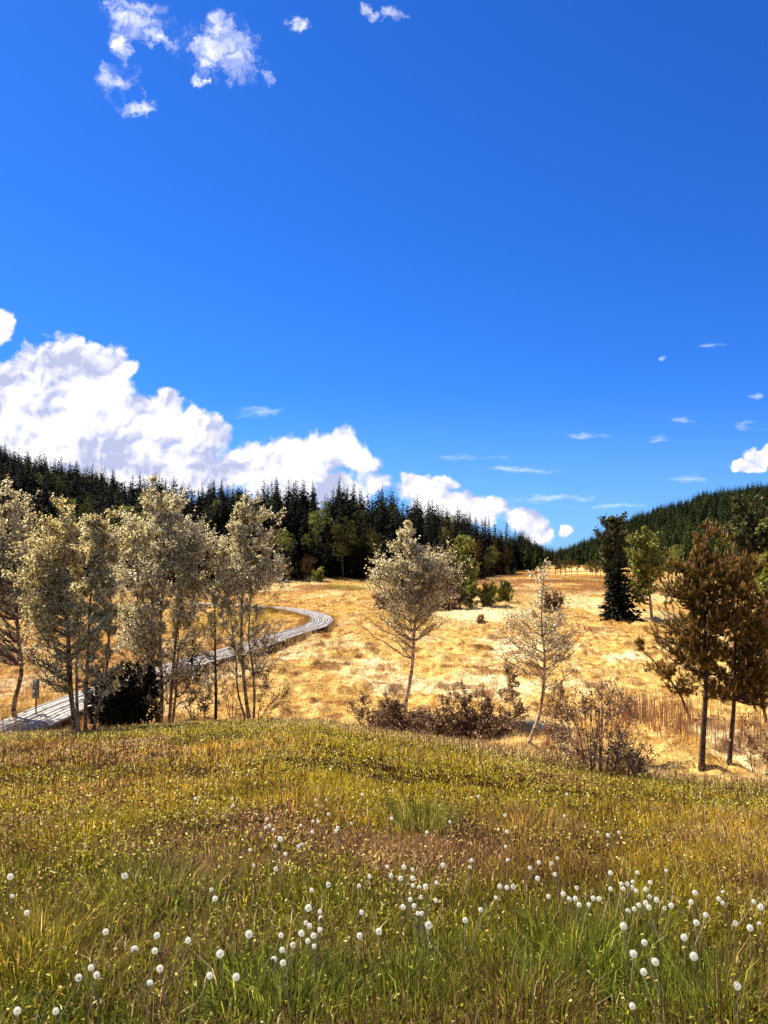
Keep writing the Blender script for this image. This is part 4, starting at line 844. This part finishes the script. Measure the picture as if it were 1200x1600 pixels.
UNIQ = {(16,1370):'lone dandelion clock at the left border, level with the brown patch',(195,1371):'lone dandelion clock in the left meadow, far from any other',(165,1458):'dandelion clock alone above the little pair at lower left',
 (210,1484):'dandelion clock between the lone upper one and the big lowest white one at left',(250,1512):'biggest white dandelion clock of the lower left group',(344,1491):'large round dandelion clock right of the lower left group',(369,1527):'large dandelion clock at bottom, tilted, right of a smaller one',
 (328,1526):'smaller dandelion clock left of the large tilted one at bottom',(336,1406):'round dandelion clock standing alone in the dark grass left of centre',(389,1460):'small dandelion clock alone between left and centre groups',(438,1311):'largest dandelion clock of the upper left of centre group',
 (294,1471):'dandelion clock on a visible pale stem left of centre',(727,1439):'lone dandelion clock right of the centre cluster',(670,1447):'lowest dandelion clock of the centre cluster',(611,1369):'largest dandelion clock, top left of the centre cluster',(692,1352):'dandelion clock alone above the centre cluster',
 (990,1491):'big round dandelion clock alone low in the right grass',(1024,1505):'big slightly ragged dandelion clock below right of the round one',(1084,1493):'dandelion clock crossed by a grass blade low at right',(1152,1541):'domed white dandelion clock lowest at the right',(1069,1466):'dandelion clock crossed by a dark stalk at right',
 (974,1446):'bright dandelion clock just under the right hand cluster',(1172,1450):'round dandelion clock near the right border below the others',(1189,1417):'bright oval dandelion clock at the right border',(27,1580):'pale drooping dandelion clock in the bottom left corner',(482,1418):'largest round dandelion clock at the top of the mid left cluster',
 (592,1455):'dandelion clock alone between the two centre clusters',(988,1571):'half faded dandelion clock at the bottom right in deep grass',(748,1245):'farthest tiny dandelion clock right of centre near the shrub',(886,1241):'farthest tiny dandelion clock in the right meadow'}
REG = [('left meadow', lambda a, b: a < 320), ('upper group left of centre', lambda a, b: a < 580 and b < 1345), ('mid left group in the green grass', lambda a, b: a < 600), ('centre cluster', lambda a, b: a < 720 and b > 1340),
       ('sparse far group above the brown patch', lambda a, b: b < 1330), ('loose band between the centre and right clusters', lambda a, b: a < 950), ('dense right hand cluster', lambda a, b: a < 1060 and b < 1432), ('loose scatter near the right border', lambda a, b: True)]
def m_pappus():
    m, n = mat('seed_fluff'); finish(n, (.95, .92, .76), .7, .2, .5, (.98, .95, .8, 1)); return m
def build_dandelions():
    rg = np.random.default_rng(80); MP = m_pappus(); MC = flat('seed_core', (.14, .09, .04)); MS = flat('dandelion_stem', (.34, .26, .12))
    heads = []
    for v in range(4):
        n = 84; i = np.arange(n)+.5; ph = np.arccos(1-2*i/n); th = np.pi*(1+5**.5)*i
        D = np.stack([np.cos(th)*np.sin(ph), np.sin(th)*np.sin(ph), np.cos(ph)], -1)
        if v == 3: D = D[D[:, 2] > -.25]; D = D[D[:, 0] > -.6]
        if v == 2: D = D[rg.random(len(D)) > .35]
        if v == 1: D = D*rg.uniform(.86, 1.1, (len(D), 1))
        A = Acc(); r = .021; n = len(D); X = nrm(np.cross(D, rg.normal(size=D.shape))); Y = np.cross(D, X)
        V, f = tubes(np.stack([D*.005, D*r*.94], 1), np.full((n, 2), .00022), 3); A.add(V, [f])
        for q in range(4):                          # each parachute: four crossed hair strips
            a = q*math.pi/4; s = X*math.cos(a)+Y*math.sin(a); w = (-X*math.sin(a)+Y*math.cos(a))*.00045; L = .0062
            c = D*r*.92; t = D*r*1.03
            A.add(np.stack([t-s*L-w, t-s*L+w, c+w, c-w], 1).reshape(-1, 3), [np.arange(n*4).reshape(n, 4)]); A.add(np.stack([t+s*L-w, t+s*L+w, c+w, c-w], 1).reshape(-1, 3), [np.arange(n*4).reshape(n, 4)])
        fl = A.mesh('seed_head', MP)
        u, w_ = np.meshgrid(np.linspace(0, 2*np.pi, 9)[:-1], np.linspace(0, np.pi, 6)); V = np.stack([np.cos(u)*np.sin(w_), np.sin(u)*np.sin(w_), np.cos(w_)], -1)*.0075
        ix = np.arange(48).reshape(6, 8); q = np.stack([ix[:-1], ix[1:], np.roll(ix, -1, 1)[1:], np.roll(ix, -1, 1)[:-1]], -1).reshape(-1, 4); co = rawmesh('core', V.reshape(-1, 3), [q], MC, None, True)
        heads.append((fl, co))
    stems = []
    for v in range(3):
        b = rg.normal(size=2)*.03; P = np.array([[[b[0], b[1], -1.05], [b[0]*.9, b[1]*.9, -.6], [b[0]*.3, b[1]*.3, -.25], [0, 0, -.02]]])
        V, f = tubes(P, np.array([[.0024, .0022, .0019, .0016]]), 5); stems.append((V, f))
    MSH = {}
    for j, (a, b) in enumerate(DN):
        h = rg.uniform(.17, .24) if b > 1300 else rg.uniform(.12, .16)
        d = ray(a, b); t = np.linspace(1.5, 16, 2400); P = d[None]*t[:, None]; zz = height(P[:, 0], P[:, 1])+h; i = int(np.argmax(P[:, 2]+EYE < zz)); p = P[i]; g = float(height(p[0], p[1]))
        root = empty('dandelion_clock', (p[0], p[1], g)); root.rotation_euler = (0, 0, rg.uniform(0, 6.28))
        reg = next(n for n, fn in REG if fn(a, b)); lab = UNIQ.get((a, b))
        tag(root, lab or 'small white dandelion clock in the %s' % reg, 'dandelion', 'dandelion clocks in the %s' % reg)
        hk = round(h, 2); sv = j % 3
        if (hk, sv) not in MSH: V, f = stems[sv]; V = V.copy(); V[:, 2] = hk+V[:, 2]*hk; MSH[(hk, sv)] = rawmesh('stem', V, [f], MS, None, True)
        obj('stem', MSH[(hk, sv)], root)
        v = 2 if j % 7 == 3 else 3 if j % 9 == 5 else j % 2; s = (.58 if lab else .47)*rg.uniform(.8, 1.15)
        hd = obj('seed_head', heads[v][0], root, (0, 0, hk)); hd.scale = (s, s, s); hd.rotation_euler = (rg.normal()*.3, rg.normal()*.3, 0)
        obj('core', heads[v][1], hd)
build_dandelions()
